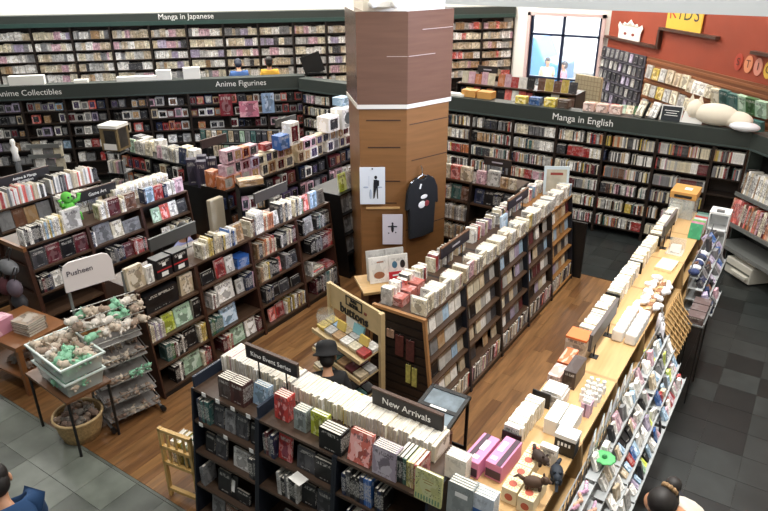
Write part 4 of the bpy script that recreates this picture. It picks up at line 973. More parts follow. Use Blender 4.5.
# ------------------------------------------------------------------ Manga in Japanese wall
JZ = [3.10, 2.83, 2.57, 2.31, 2.05, 1.78, 1.5, 1.22]
JS = [7.5, 6.55, 5.6, 4.79, 3.86, 2.93, 2.128, 1.238, .324, -.579, -1.507, -2.429, -3.387, -4.314, -5.247, -6.18]
for k in range(15):
    F = FJ(JS[k]); W = JS[k]-JS[k+1]
    hid = k in (3, 4)
    wallcase(F, W, JZ, f"dark wall bookcase, {ordn(k+1)} Japanese manga bay from the window", 'Japanese manga wall bookcases', H=3.41, z0=.9)
    for i, z in enumerate(JZ[:6]):
        x = .03; c0 = None
        while x < W-.05:
            n = rnd.randint(3, 14); c0 = rnd.choice(['white']*6+['cream']*5+['pale grey']*5+['beige']*5+['pink', 'pink', 'tan', 'grey', 'grey', 'lilac', 'dark grey']) if k > 2 else rnd.choice(['pink', 'beige', 'cream', 'white', 'beige', 'tan', 'pale grey', 'coral'])
            h = U(.16, .2)
            for _ in range(n):
                t = U(.016, .022)
                if x+t > W-.04: x = W; break
                JSTUFF.box(x, x+t-.001, -.2, -.03, z+.002, z+h*U(.97, 1.02), 0, cj(c0, .25), F, PAGEC); x += t
fa = thing('sign_fascia', 'dark green fascia lettered Manga in Japanese under the white wall', 'fascia', FJ(7.5))
fbo = MB().box(0, 13.9, -.3, .02, 3.43, 3.68).build('board', FASCIA, fa); MB().box(0, 13.9, .02, .04, 3.40, 3.5).build('lower_strip', TEAL, fa)
def jx(px, py): p = atL(px, py, -s2, s2, 18.36); return 7.5-(p.x+p.y)*s2, p.z
x_, z_ = jx(186, 17); text('lettering', 'Manga in Japanese', fbo, T(x_, .023, z_+.01), .19, LETTER, .006)
# ------------------------------------------------------------------ KIDS corner
kb = []
for k in range(3):
    F = fr(-4.35-k*.96, 14.3, 0, -90)
    gondola(F, .96, 'low bookcase before the window, '+('bay at the window end', 'middle bay', 'bay at the pillar end')[k], 'bookcases before the window', zs=[2.27, 1.94, 1.6, 1.28, .95, .6, .2], H=2.27)
    bn = ('window-end bay', 'middle window bay', 'pillar-end bay')[k]
    for z, zz in ((2.27, 'deck'), (1.94, 'upper shelf')):
        run(F, .96, z, yfront(z, H=2.27)-.02, [f(rnd.choice(['pink', 'coral', 'white', 'cream', 'yellow', 'orange', 'red', 'black', 'pale green'] if k else ['yellow', 'white', 'black', 'brown', 'dark grey', 'yellow']), U(.13, .19), U(.22, .28)) for _ in range(7)], f'{zz}, {bn}', 'window end', 'magazine', 'picture_magazine', 'magazine', 'magazines on the bookcase before the window', back=10, parts=False)
for i in range(2): tag(MB().box(-.16, .16, -.12, .12, 0, .14).build('cardboard_box', mat('cardboard', ''), None, T(-5.75-.36*i, 12.48, 2.312), bevel=.004), ('brown open cardboard box on the English wall, window side', 'brown open cardboard box on the English wall, pillar side')[i], 'box')
tag(MB().box(-.55, .55, -.08, .08, 0, .05).build('paper_roll', WHITE, None, T(-6.75, 12.4, 2.312)), 'long white paper strip lying on the English wall near the pillar', 'paper')
sg = deck_sign(-6.6, 14.3, 2.5, -90, .5, .14, 'bars', 'small black sign before the far manga shelves by the window', .05, zbase=2.27)
p = at(591, 110, 1.0)
gp = thing('peg_panel', 'tall beige gridded display panel under the street window', 'panel', fr(-4.62, 15.6, 0, -110))
MB().box(-.36, .36, -.08, 0, 0, 2.42).build('panel', mat('peg_beige', '#b7a98a', .7), gp)
m = MB()
for i in range(14): m.box(-.36, .36, 0, .006, 1.0+i*.1, 1.012+i*.1)
for i in range(9): m.box(-.36+i*.09-.004, -.36+i*.09+.004, 0, .006, 1.0, 2.42)
m.build('grid_lines', mat('peg_line', '#8b7d62', .7), gp)
def FRx(x, off=0.0): return FR @ T(-x, off, 0)
def rx(px, py, off=0.0):
    p = atL(px, py, s2, s2, 9.397-off); q = FR.inverted() @ p; return q.x, q.z
# rust wall ledges
for a, b, lb in (((606, 35), (657, 46), 'long brown picture ledge under the white shaped sign'), ((661, 27), (718, 36.5), 'long brown ledge under the yellow KIDS sign'), ((753, 50), (790, 58), 'brown ledge piece at the photo edge of the red wall')):
    (xa, za), (xb, zb) = rx(*a, .06), rx(*b, .06); z = (za+zb)/2
    tag(MB().box(xb, xa, .0, .12, z-.06, z+.0).build('wall_ledge', mat('ledge_brown', '#4a2c20', .5), None, FR), lb, 'ledge')
    if a[0] == 606: lx, lz = xb, z
    if a[0] == 661: tag(MB().box(xa-.03, xa+.05, 0, .1, lz-.06, z-.062).build('ledge_riser', mat('ledge_brown', ''), None, FR), 'brown upright joining the two red wall ledges', 'ledge'); kx, kz = (xa+xb)/2, z
xa, za = rx(628, 40, .06)
ws = thing('shaped_sign', 'white cut-out sign with a crown-like outline on the red wall ledge', 'sign', FR @ T(xa, .05, lz+.002))
out = [(-.58, 0), (.58, 0), (.58, .3), (.66, .5), (.6, .64), (.5, .56), (.4, .56), (.34, .66), (.2, .6), (.1, .68), (0, .78), (-.1, .68), (-.2, .6), (-.34, .66), (-.4, .56), (-.5, .56), (-.6, .64), (-.66, .5), (-.58, .3)]
MB().prism([(x*.85, z*.6) for x, z in out], -.01, .01, 'y').build('board', WHITE, ws)
m = MB(); m.ball((.18, .012, .13), (.07, .005, .035), 10, 6); m.ball((-.18, .012, .13), (.07, .005, .035), 10, 6); m.build('red_mark', mat('mark_red', '#8c3a33', .6), ws)
m = MB(); m.prism([(x*.6, .15+z*.32) for x, z in out[3:-1]], .01, .014, 'y'); m.build('grey_print', mat('sign_grey', '#bdb6aa', .6), ws)
xa, _ = rx(682, 28, .06)
ks = thing('kids_sign', 'yellow sign board lettered KIDS on the red wall', 'sign', FR @ T(xa, .03, kz+.002))
MB().box(-.62, .62, 0, .02, 0, .62).build('board', mat('kids_yellow', '#e3b743', .6), ks)
for ch, xx, cc in (('K', .42, '#b8382c'), ('I', .14, '#5b3a2a'), ('D', -.13, '#3c4a34'), ('S', -.42, '#3d3140')): text('lettering', ch, ks, T(xx, .022, .34) @ Ry(U(-8, 8)), .42, mat('kids'+ch, cc, .6))
for ch, px, py, cc in (('S', 738.5, 62, '#b0402c'), ('T', 748.5, 64.3, '#d88a62'), ('I', 758.3, 67, '#d78f7c'), ('C', 768.5, 70, '#e0b545')):
    xa, za = rx(px, py, .01)
    b = thing('letter_disc', {'S': 'dark red round disc lettered S on the red wall', 'T': 'orange round disc lettered T on the red wall', 'I': 'pink round disc lettered I on the red wall', 'C': 'yellow round disc lettered C on the red wall'}[ch], 'letter disc', FR @ T(xa, .002, za))
    MB().cyl((0, 0, 0), (0, .015, 0), .14, n=20).build('disc', mat('disc'+ch, cc, .6), b, S(.8, 1, 1.15)); text('lettering', ch, b, T(0, .018, 0), .2, mat('disc_letter', '#5a2c22', .6))
# slat wall with goods below
xl, zl = rx(648, 57, .05); xr, zr = rx(768, 86, .05); zt_ = (zl+zr)/2
sw = thing('slat_wall', 'brown horizontal slat panel along the red wall', 'slat wall', FR)
xsl, _ = rx(646.5, 60, .06)
MB().box(-8, xsl, 0, .04, .6, zt_-.0).build('panel', mat('slat_brown', '#7c4a2c', .5), sw)
m = MB()
for i in range(11): m.box(-8, xsl, .04, .06, zt_-.05-i*.12-.05, zt_-.05-i*.12)
m.build('slats', mat('slat_rail', '#8f5a38', .5), sw)
def wallgoods(px0, px1, py0, rows, n, sz, pal, desc, noun, name, cat, group, dz=.3, off=.12, tilt=6):
    xa, za = rx(px0, py0, off); xb, _ = rx(px1, py0, off)
    for r in range(rows):
        for i in range(n):
            c = rnd.choice(pal)
            x = xa+(xb-xa)*(i+.5)/n
            put_box(FR @ T(x, off, za-sz[2]-r*dz) @ Rx(tilt) @ Rz(U(-4, 4)), (sz[0]*U(.85, 1), sz[1], sz[2]*U(.85, 1)), c, f"{c} {noun}, {ordn(i+1)} from window, {ordn(r+1)} row down, {desc}", name, cat, group, False)
wg = thing('card_rack', 'dark rack of small character cards beside the window', 'rack', FR); xa, za = rx(604, 46, .06); xb, zb = rx(646, 60, .06)
MB().box(xb, xa, .04, .075, za-1.7, za).build('back_panel', mat('card_back', '#4d4a52', .6), wg)
for i in range(6): MB().box(xb, xa, .075, .14, za-.28*(i+1)-.0, za-.28*(i+1)+.012).build('ledge', mat('card_back', ''), wg)
wallgoods(602, 646, 46, 6, 9, (.14, .02, .22), ['grey', 'lilac', 'dark grey', 'grey', 'pale grey'], 'dark card rack', 'card', 'picture_card', 'card', 'cards on the rack beside the window', dz=.28, off=.1)
wallgoods(647, 692, 64, 4, 6, (.24, .05, .3), ['cream', 'beige', 'yellow', 'tan', 'grey', 'pale grey'], 'slat wall', 'picture book', 'picture_book', 'book', 'picture books on the slat wall', dz=.4, off=.14)
wallgoods(688, 722, 78, 4, 5, (.22, .05, .28), ['cream', 'beige', 'coral', 'white', 'tan'], 'middle of the slat wall', 'picture book', 'picture_book', 'book', 'picture books on the slat wall', dz=.4, off=.14)
wallgoods(716, 775, 86, 3, 6, (.3, .08, .32), ['teal', 'green', 'teal', 'cream', 'pale green', 'beige'], 'far side of the slat wall', 'toy pack', 'toy_pack', 'toy', 'toy packs on the slat wall', dz=.36, off=.2, tilt=-14)
# book carts below
for i in range(9):
    c = ['cream', 'beige', 'pink', 'coral', 'pale green', 'cream', 'green', 'cream', 'white'][i]
    put_book(fr(-3.95+i*.15, 13.6, 1.95, -90) @ Rx(14) @ Rz(90), (.025, .145, .3), c, f"{c} picture book on the display table behind the English wall, {ordn(i+1)} from the panel", 'picture_book', 'book', 'picture books on the display table')
tb = thing('display_table', 'pale display table with picture books behind the English wall', 'table', T(-3.4, 13.65, 0)); MB().box(-.7, .7, -.3, .3, 1.89, 1.945).build('table_top', LIGHTWOOD, tb)
for sx in (-.65, .65):
    for sy in (-.25, .25): MB().box(sx-.025, sx+.025, sy-.025, sy+.025, 0, 1.89).build('leg', LIGHTWOOD, tb)
# ------------------------------------------------------------------ figurine gondola, box rack, tower
L4 = []
Y4 = [11.1, 10.17, 9.24, 8.31, 7.38]
for k in range(4):
    F = fr(-8.5, Y4[k], 0, 0); L4.append(F)
    gondola(F, .93, 'dark gondola of boxed figures, '+('farthest bay', 'third bay from the street end', 'second bay from the street end', 'bay at the street end')[k], 'figurine gondolas', zs=[1.3, .98, .66, .34, .08], side=BLACK, shelf=DARKWOOD, back=BLACK, H=1.3)
nb = ('farthest', 'third', 'second', 'street-end')
pal4 = [['white', 'white', 'pale grey', 'cream'], ['cream', 'beige', 'white', 'pale grey', 'pink'], ['cream', 'beige', 'cream', 'tan', 'tan', 'pink'], ['orange', 'orange', 'coral', 'pink', 'pink', 'lilac']]
for k in range(4):
    for lev in range(3 if k == 3 else 2):
        x = .03; i = 0
        while x < .8:
            w = U(.15, .24); h = U(.17, .22); c = rnd.choice(pal4[k]); i += 1
            put_box(L4[k] @ T(x+w/2, .17+U(-.01, .02), 1.302+lev*.225), (w, U(.16, .2), h if lev else .222), c, f"{c} boxed figure, {ordn(i)} from far end, {('lower', 'upper', 'topmost')[lev]} tier, {nb[k]} gondola bay", 'figurine_box', 'box', 'boxed figures on the gondola', True); x += w+.012
    for z, zz in ((.98, 'first'), (.66, 'second')):
        x = .04; i = 0
        while x < .78:
            w = U(.14, .22); i += 1; c = rnd.choice(['black', 'dark grey', 'maroon', 'white', 'pink', 'purple', 'navy', 'pale grey'])
            put_box(L4[k] @ T(x+w/2, yfront(z, H=1.3)-.11, z+.001), (w, .13, U(.18, .24)), c, f"{c} boxed figure, {ordn(i)} from far end, {zz} shelf down, {nb[k]} gondola bay", 'figurine_box', 'box', 'boxed figures on the gondola', True); x += w+U(.01, .06)
    x = .05; i = 0
    while x < .8:
        w = U(.16, .24); i += 1; c = rnd.choice(pal4[k]); put_box(L4[k] @ T(x+w/2, -.12, 1.302), (w, .18, U(.2, .3)), c, f"{c} boxed figure, {ordn(i)} from the far end, rear of the {nb[k]} gondola bay", 'figurine_box', 'box', 'boxed figures on the gondola', False); x += w+.02
b = put_box(fr(-8.15, 10.72, 1.76, 0), (.42, .3, .4), 'white', 'large white box with a round window beside the pillar', 'large_toy_box', 'box', None, False)
MB().cyl((0, .5, .5), (0, .508, .5), .3, n=20).build('round_window', mat('window_grey', '#5f6566', .2), b)
put_box(fr(-8.2, 10.3, 1.76, 0), (.36, .3, .3), 'white', 'white printed box stacked on the figure gondola, beside the round-window box', 'large_toy_box', 'box', None, True)
put_box(fr(-8.3, 10.9, 2.17, 0), (.3, .25, .16), 'pale blue', 'pale blue box at the very top of the figure gondola stacks', 'large_toy_box', 'box', None, False)
put_box(fr(-8.15, 9.1, 1.76, 0), (.26, .2, .42), 'white', 'tall white figure box with a dark window above the blue box', 'large_toy_box', 'box', None, True)
put_box(fr(-8.1, 8.75, 1.76, 0), (.26, .2, .26), 'blue', 'bright blue box on the figure gondola below the tall white figure box', 'large_toy_box', 'box', None, False)
put_box(fr(-8.3, 8.55, 1.76, 0), (.22, .16, .12), 'red', 'red round-cornered box on top of the pink figure boxes', 'large_toy_box', 'box', None, False)
deck_sign(-8.7, 9.6, 1.95, 0, .6, .14, '', 'grey blank sign above the farther figure boxes', .05, zbase=1.3, m='#4a4a48', back='#4a4a48')
deck_sign(-8.75, 7.75, 1.95, 0, .6, .14, '', 'dark brown blank sign above the orange figure boxes', .05, zbase=1.3, m='#332b2a', back='#4a3a34')
# end cap tower
ec = thing('display_tower', 'black framed display tower of boxed figures at the gondola end', 'display tower', fr(-7.35, 7.2, 0, -30))
m = MB()
for x in (-.22, .2): m.box(x, x+.02, -.28, 0, 0, 1.6)
m.box(-.22, .22, -.28, -.26, 0, 1.6); m.box(-.22, .22, -.28, 0, 1.58, 1.6); m.build('frame', BLACK, ec)
for z in (.3, .62, .92, 1.2): MB().box(-.2, .2, -.26, 0, z-.02, z).build('shelf', BLACK, ec)
for zi, z in enumerate((1.2, .92, .62)):
    for i in range(3):
        c = ['pink', 'white', 'tan', 'navy', 'red', 'orange', 'maroon', 'black', 'blue'][zi*3+i]
        put_box(fr(-7.35, 7.2, 0, -30) @ T(.13-i*.13, -.1, z+.001), (.12, .12, .2), c, f"{c} figure box, {ordn(i+1)} across the {('top', 'second', 'third')[zi]} shelf of the black display tower", 'figurine_box', 'box', 'figure boxes in the display tower')
put_box(fr(-7.35, 7.2, 0, -30) @ T(0, -.14, 1.602), (.4, .2, .1), 'tan', 'tan flat box on top of the black display tower', 'large_toy_box', 'box', None, False)
# rack facing the camera with boxes and white books
R5 = []
for k in range(2):
    F = fr(-10.0-k*1.02, 8.35, 0, -90); R5.append(F)
    gondola(F, 1.02, 'dark gondola facing the camera behind the second row, '+('bay at the purple boxes', 'bay at the black tower')[k], 'camera-facing gondolas', zs=[1.3, .98, .66, .34, .08], side=BLACK, shelf=BLACK, back=BLACK, H=1.3)
    nk = ('purple-box', 'tower-side')[k]
    run(F, 1.02, 1.3, .29, [f('navy', .2, .3) if k == 0 else f('cream', .2, .27), s(['white', 'pale grey', 'white', 'cream'], 9, (.24, .3)), f('pale green' if k else 'white', .2, .28, 2), f('pink', .17, .25)], f'deck of the {nk} gondola bay', 'its wall end', 'art book', 'art_book', 'book', 'art books on the camera-facing gondola', depth=.2)
    for z, zz in ((.98, 'first'), (.66, 'second')):
        x = .05; i = 0
        while x < .85:
            w = U(.14, .2); i += 1; c = rnd.choice(['white', 'pale grey', 'red', 'pink', 'cream', 'black', 'orange'])
            put_box(F @ T(x+w/2, yfront(z, H=1.3)-.1, z+.001), (w, .12, U(.18, .24)), c, f"{c} boxed figure, {ordn(i)} along the {zz} lower shelf, {nk} gondola bay", 'figurine_box', 'box', 'boxed figures on the camera-facing gondola'); x += w+.02
    for i in range(4): put_box(F @ T(.15+i*.22, -.1, 1.302), (.18, .2, U(.16, .3)), 'white', f"{('white', 'cream', 'pale', 'grey')[i]} carton, {ordn(i+1)} along the rear of the {nk} gondola deck", 'carton', 'carton', None, False, col=cj(('white', 'cream', 'pale grey', 'grey')[i]))
for i in range(4):
    put_box(fr(-9.72+.27*(i % 2), 7.98+.26*(i//2), 1.001, -45) @ T(0, 0, 0), (.18, .16, .5), 'purple', f"tall dark purple box in the cluster beside the orange boxes, {ordn(i+1)} from the white books", 'tall_box', 'box', 'dark purple boxes', False, col=lin('#3f3a4c'))
tag(MB().box(-.32, .32, -.25, .25, 0, 1.0).build('display_plinth', BLACK, None, T(-9.62, 8.1, 0) @ Rz(0)), 'black plinth under the dark purple boxes', 'plinth')
p = at(121, 128, 1.62)
tw_ = thing('wire_tower', 'black wire spinner tower with a picture box on its top', 'display tower', T(-11.35, 7.55, 0) @ Rz(20))
m = MB()
for x in (-.16, .16):
    for y in (-.16, .16): m.cyl((x, y, 0), (x, y, 1.55), .012, n=6)
m.build('post', BLACK, tw_)
for z in (.3, .7, 1.1, 1.5):
    MB().box(-.18, .18, -.18, .18, z-.01, z).build('wire_shelf', GREYM, tw_)
hb = tag(MB().box(-.19, .19, -.19, .19, 0, .46).build('picture_box', mat('box_gold', '#7c6a4a', .5, noise=.5, nscale=9), None, T(-11.35, 7.55, 1.552) @ Rz(20)), 'square picture box with white lid standing on the wire tower', 'box')
MB().box(-.2, .2, -.2, .2, .44, .5).build('white_lid', WHITE, hb); MB().box(-.1, .15, -.193, -.19, .1, .4).box(.19, .193, -.14, .12, .05, .42).build('picture_panel', mat('panel_dark', '#2e2a26', .4, noise=.5, nscale=12), hb); MB().box(-.14, .14, -.194, -.19, .02, .14).build('white_panel', WHITE, hb)
for zi, z in enumerate((1.1, .7)):
    for i in range(5): put_book(T(-11.35, 7.55, z+.002) @ Rz(20) @ T(-.12+i*.06, -.02, 0) @ Rz(180), (.03, .17, .24), 'white', f"{('white', 'pale', 'cream', 'pink', 'grey')[i]} magazine in the {('upper', 'lower')[zi]} tier of the wire tower", 'magazine', 'magazine', None, plain=True, col=cj(('white', 'pale grey', 'cream', 'pink', 'grey')[i]))
# grey wire magazine stand and white statue behind the third row
wm = thing('magazine_stand', 'grey wire magazine stand behind the third row', 'stand', T(-12.2, 6.6, 0) @ Rz(40))
m = MB()
for x in (-.28, .28): m.cyl((x, 0, 0), (x, 0, 1.75), .014, n=6)
m.build('post', GREYM, wm)
for z in (.6, .95, 1.25, 1.5, 1.7): MB().box(-.3, .3, -.14, .02, z-.012, z).box(-.3, .3, -.14, -.13, z, z+.07).build('wire_tray', STEEL, wm)
for zi, z in enumerate((1.5, 1.25, .95)):
    for i in range(3): put_book(T(-12.2, 6.6, z+.002) @ Rz(40) @ T(-.16+i*.19, -.05, 0) @ Rz(-90) @ T(0, -.07, 0), (.02, .17, .2), 'pale grey', f"{('white', 'grey', 'yellow')[i]} magazine on the {('top', 'middle', 'low')[zi]} tray of the wire stand", 'magazine', 'magazine', None, plain=True, col=cj(('white', 'grey', 'cream')[i]))
sf = thing('statue', 'small white statue on a column behind the third row', 'statue', T(-12.5, 6.15, 0))
MB().cyl((0, 0, 0), (0, 0, 1.45), .06, .05).build('column', GREYM, sf); MB().lathe([(0, 1.45), (.07, 1.47), (.05, 1.6), (.07, 1.7), (.03, 1.76), (.05, 1.82), (.03, 1.88), (0, 1.89)], 12).build('figure', WHITE, sf, smooth=True)
# bookcase between the aisle row and the pillar
for k, y in enumerate((8.85,)):
    F = fr(-6.45, y, 0, 0); gondola(F, .93, 'dark bookcase half hidden between the aisle row and the pillar', None, side=BLACK, shelf=BLACK, back=BLACK)
    for z in (1.46, 1.11, .76, .42): run(F, .93, z, yfront(z)-.03, [('g', .35), f('pale grey', .22, .3), f('lime' if z > 1.4 else 'grey', .2, .3)], f"{ {1.46: 'deck', 1.11: 'upper shelf', .76: 'middle shelf', .42: 'lower shelf'}[z]} of the half-hidden bookcase", 'far end', 'art book', 'art_book', 'book', 'art books beside the pillar')
# white slim books and stacks on decks
run(fr(-8.95, 5.75, 0, 0), 1.15, 1.46, .17, [s(['white', 'white', 'cream'], 30, (.17, .19), .037)], 'white row behind the game art bay', 'the middle bay', 'paperback', 'paperback', 'book', PG, depth=.14) if 0 else run(fr(-8.98, 6.72, 0, 0), 1.12, 1.46, .2, [s(['white', 'white', 'cream'], 28, (.24, .25), .039)], 'white row on the second-row deck', 'its far end', 'paperback', 'paperback', 'book', PG, depth=.2)
run(fr(-9.15, 5.5, 0, 0), .62, 1.46, .2, [s(['white', 'grey', 'orange', 'white', 'white'], 14, (.27, .32), .04)], 'white row behind the Game Art sign', 'its far end', 'tall paperback', 'paperback', 'book', PG, depth=.22)
run(fr(-10.75, 4.9, 0, 0), 1.3, 1.46, .2, [('g', .05), s(['white', 'red', 'yellow', 'yellow', 'white'], 8, (.2, .24), .05), ('g', .1), s(['white', 'pale grey', 'grey'], 14, (.28, .34), .04)], 'rear of the third-row deck', 'its far end', 'magazine', 'magazine', 'magazine', 'magazines in the third row', depth=.2)
# green toy on the second-row deck
gt = thing('green_toy', 'bright green tentacled plush toy beside the Game Art sign', 'plush toy', T(-8.68, 4.83, 1.462) @ Rz(10))
m = MB(); m.ball((0, 0, .22), (.1, .1, .12), 12, 8); m.ball((0, 0, .4), (.085, .08, .085), 12, 8)
for a in range(6): c, s_ = cos(a*1.047), sin(a*1.047); m.tube([(.05*c, .05*s_, .2), (.13*c, .13*s_, .12), (.15*c, .15*s_, .03)], .03, 8, radii=[.045, .035, .02])
for sx in (-1, 1): m.tube([(0, sx*.06, .3), (.05, sx*.15, .33), (.06, sx*.17, .42)], .03, 8)
m.build('body', mat('toy_green', '#5fb646', .85), gt, smooth=True)
for sy in (-.03, .03): MB().ball((.075, sy, .42), .016, 8, 6).build('eye', BLACK, gt)

# ------------------------------------------------------------------ in front of the pillar
ped = thing('pedestal_table', 'light wood topped pedestal before the pillar', 'pedestal', fr(-4.36, 6.66, 0, -40))
MB().box(-.42, .42, -.27, .27, .91, .95).build('table_top', LIGHTWOOD, ped, bevel=.004); MB().box(-.34, .34, -.2, .2, 0, .91).build('body', REDWOOD, ped)
FP = fr(-4.36, 6.66, .951, -40)
w1 = put_book(FP @ T(.27, .03, 0) @ Rx(12) @ Rz(90), (.03, .27, .36), 'white', 'white picture book with a brown illustration on the pedestal', plain=True, group=None)
m = MB(); m.ball((.52, .5, .3), (.04, .3, .14), 10, 6); m.box(.5, .53, .4, .75, .78, .83); m.build('brown_picture', mat('pic_brown', '#a06a4c', .6), w1)
w2 = put_book(FP @ T(-.01, .02, 0) @ Rx(12) @ Rz(90), (.03, .27, .36), 'white', 'white picture book with blue figures on the pedestal', plain=True, group=None)
m = MB(); m.ball((.52, .3, .62), (.04, .14, .14), 8, 6); m.build('blue_picture', mat('pic_blue', '#4c7a94', .6), w2); m = MB(); m.ball((.52, .72, .62), (.04, .14, .16), 8, 6); m.build('dark_picture', mat('pic_dark', '#2b2626', .6), w2)
for i in range(2): put_book(FP @ T(.28-i*.26, -.06, 0) @ Rx(12) @ Rz(90), (.03, .27, .42), 'pale grey', ('pale book behind the brown-illustrated white book', 'pale book behind the blue-figured white book')[i], plain=True, group=None)
rc_ = tag(MB().box(-.15, .15, 0, .01, 0, .17).build('red_card', mat('card_red', '#c8323a', .4), None, FP @ T(-.13, .12, 0) @ Rx(14)), 'red card standing before the white books on the pedestal', 'card')
MB().box(-.1, .1, .01, .012, .11, .13).build('white_print', LETTER, rc_)
# posters and t-shirt on the pillar
pf = facef(P1, P2, 0, 0)
def onface(px, py, A, B):
    d = (B-A).normalized(); n = Vector((d.y, -d.x)); c = n.dot(A)
    p = atL(px, py, n.x, n.y, c+.02); return (Vector((p.x, p.y))-A).dot(d), p.z
x_, z_ = onface(372.5, 185.5, P1, P2)
po = thing('poster', 'white poster with a dark standing figure hanging on the pillar', 'poster', facef(P1, P2, x_, z_))
she = MB().box(-.19, .19, .03, .045, -.29, .29).build('sheet', mat('poster_white', '#dfe5ea', .4), po)
m = MB(); D_ = mat('ink', '#191c24', .5)
m.prism([(-.035, -.2), (-.02, -.2), (-.01, -.03), (.02, -.19), (.04, -.2), (.035, .03), (.03, .1), (-.025, .1), (-.03, 0)], .045, .048, 'y', M=T(-.05, 0, 0)); m.ball((-.05, .047, .135), (.022, .003, .028), 10, 6); m.box(-.1, -.07, .045, .048, 0, .09); m.build('dark_figure', D_, she)
m = MB(); m.ball((.03, .046, -.13), (.02, .002, .08), 8, 5); m.box(.05, .055, .045, .047, -.0, .16); m.ball((.1, .046, -.02), (.04, .002, .015), 8, 5); m.ball((-.11, .046, -.02), (.04, .002, .012), 8, 5); m.build('pale_shapes', mat('ink_pale', '#a9b4c4', .6), she)
MB().cyl((0, .01, .25), (0, .05, .27), .012).build('hook', BLACK, po)
x_, z_ = onface(392.5, 229, P1, P2)
po = thing('poster', 'small pale poster with a dark cross-shaped figure low on the pillar', 'poster', facef(P1, P2, x_, z_))
she = MB().box(-.155, .155, .03, .042, -.25, .25).build('sheet', mat('poster_pink', '#d9d3da', .4), po)
m = MB(); m.ball((0, .043, .02), (.022, .003, .07), 8, 6); m.box(-.07, .07, .042, .045, .04, .06); m.ball((0, .043, .1), (.016, .003, .02), 8, 5); m.ball((-.05, .043, -.05), (.012, .003, .012), 6, 4); m.ball((.06, .043, -.06), (.012, .003, .012), 6, 4); m.build('dark_figure', D_, she)
x_, z_ = onface(420, 175, P2, P3)
ts = thing('t_shirt', 'black t-shirt with white ovals and a red disc on a hanger', 't-shirt', facef(P2, P3, x_, z_-.0))
half = [(0, -1.0), (.27, -.98), (.29, -.6), (.3, -.47), (.345, -.5), (.36, -.46), (.335, -.22), (.26, -.08), (.12, 0), (.08, -.03), (0, -.06)]
outl = half+[(-x, z) for x, z in reversed(half[1:-1])]
o = MB().prism([(x*.92, z) for x, z in outl], .04, .1, 'y').build('shirt', mat('black_cloth', '#15171a', .9, noise=.2, nscale=6, stretch=(4, 1, 1)), ts, bevel=.02)
m = MB(); m.ball((-.02, .101, -.33), (.07, .006, .035), 12, 6); m.ball((.02, .101, -.45), (.075, .006, .06), 12, 6); m.build('white_print', LETTER, o); m = MB(); m.ball((-.08, .103, -.45), (.05, .006, .05), 12, 6); m.build('red_print', mat('print_red', '#8f3436', .6), o)
MB().box(-.012, .02, .1, .104, -.2, -.12).build('white_tag', LETTER, o, Ry(-20))
MB().tube([(0, .03, .14), (.02, .06, .16), (.0, .07, .1), (0, .07, 0)], .008, 6).tube([(-.22, .07, -.07), (0, .07, .02), (.22, .07, -.07)], .012, 6).build('hanger', STEEL, ts)
# buttons stand
bs = thing('button_stand', 'pale wood stand of button trays with a lettered board buttons', 'display stand', fr(-3.87, 5.17, 0, -106.5))
PL = mat('pale_ply', '#c9b184', .5, noise=.12, nscale=8)
for x in (-.5, .46): MB().box(x, x+.045, -.06, 0, 0, 1.5).build('post', PL, bs)
sbo = MB().box(-.455, .46, -.05, -.02, 1.2, 1.5).build('sign_board', PL, bs)
text('lettering', 'buttons', sbo, T(0, -.012, 1.275), .17, BLACKL, .012)
m = MB()
for (xa, xb, za, zb) in ((-.15, .15, 1.355, 1.365), (-.15, .15, 1.465, 1.475), (-.15, -.14, 1.355, 1.475), (.14, .15, 1.355, 1.475)): m.box(xa, xb, -.02, -.012, za, zb)
m.build('logo_frame', BLACKL, sbo); text('logo_lettering', 'beka\nBOMB', sbo, T(0, -.012, 1.415), .058, BLACKL, .01)
MB().box(-.23, -.19, -.02, -.012, 1.36, 1.39).build('red_dot', mat('dot_red', '#7a3b2e', .6), bs)
trays = []
for j, (z, y0, y1) in enumerate(((1.02, -.05, .27), (.76, .0, .28), (.5, .02, .28), (.32, .02, .3))):
    MB().prism([(y0, z), (y1, z-.07), (y1, z-.02), (y1-.015, z-.015), (y1-.015, z-.055), (y0, z+.015)], -.455, .46, 'x').build('tray', PL, bs); trays.append((z, y0, y1))
fb_ = fr(-3.87, 5.17, 0, -106.5); BC = ['white', 'pale grey', 'cream', 'yellow', 'teal', 'red', 'black', 'tan', 'pale blue', 'beige', 'maroon']
for j, (z, y0, y1) in enumerate(trays):
    for a in range(6):
        for b_ in range(2):
            if j == 3 and a % 2: continue
            c = rnd.choice(BC); yy = y0+.07+b_*.125
            M = fb_ @ T(-.385+a*.152, yy, z+.018-(yy-y0)*.17) @ Rx(-9)
            o = tag(MB().box(-.068, .068, -.056, .056, 0, .045).build('button_box', mat('bb'+c, C[c], .5, noise=.45, nscale=28), None, M @ Rz(U(-3, 3))), f"{c} button box, {ordn(a+1)} from bookcase end, {('back', 'front')[b_]} file, {('top', 'second', 'third', 'bottom')[j]} tray", 'button box', 'button boxes on the stand')
tag(MB().box(-.1, .1, 0, .004, 0, .13).build('paper_sheet', WHITE, None, fb_ @ T(.05, -.02, 1.075)), 'white paper sheet hanging under the buttons board', 'paper')
tag(MB().box(-.09, .09, -.03, 0, 0, .11).build('display_card', mat('card_aqua', '#7fb3bb', .5), None, fb_ @ T(-.1, .02, 1.08) @ Rx(15)), 'pale aqua card standing in the top button tray', 'card')
for sx in (-.3, .12): tag(MB().box(-.07, .07, -.03, 0, 0, .1).build('display_card', mat('card_yellow', '#d6bb62', .5), None, fb_ @ T(sx, .1, 1.07) @ Rx(15)), ('yellow card in the top button tray by the bookcase end', 'yellow card in the top button tray beside the aqua card')[sx > 0], 'card')
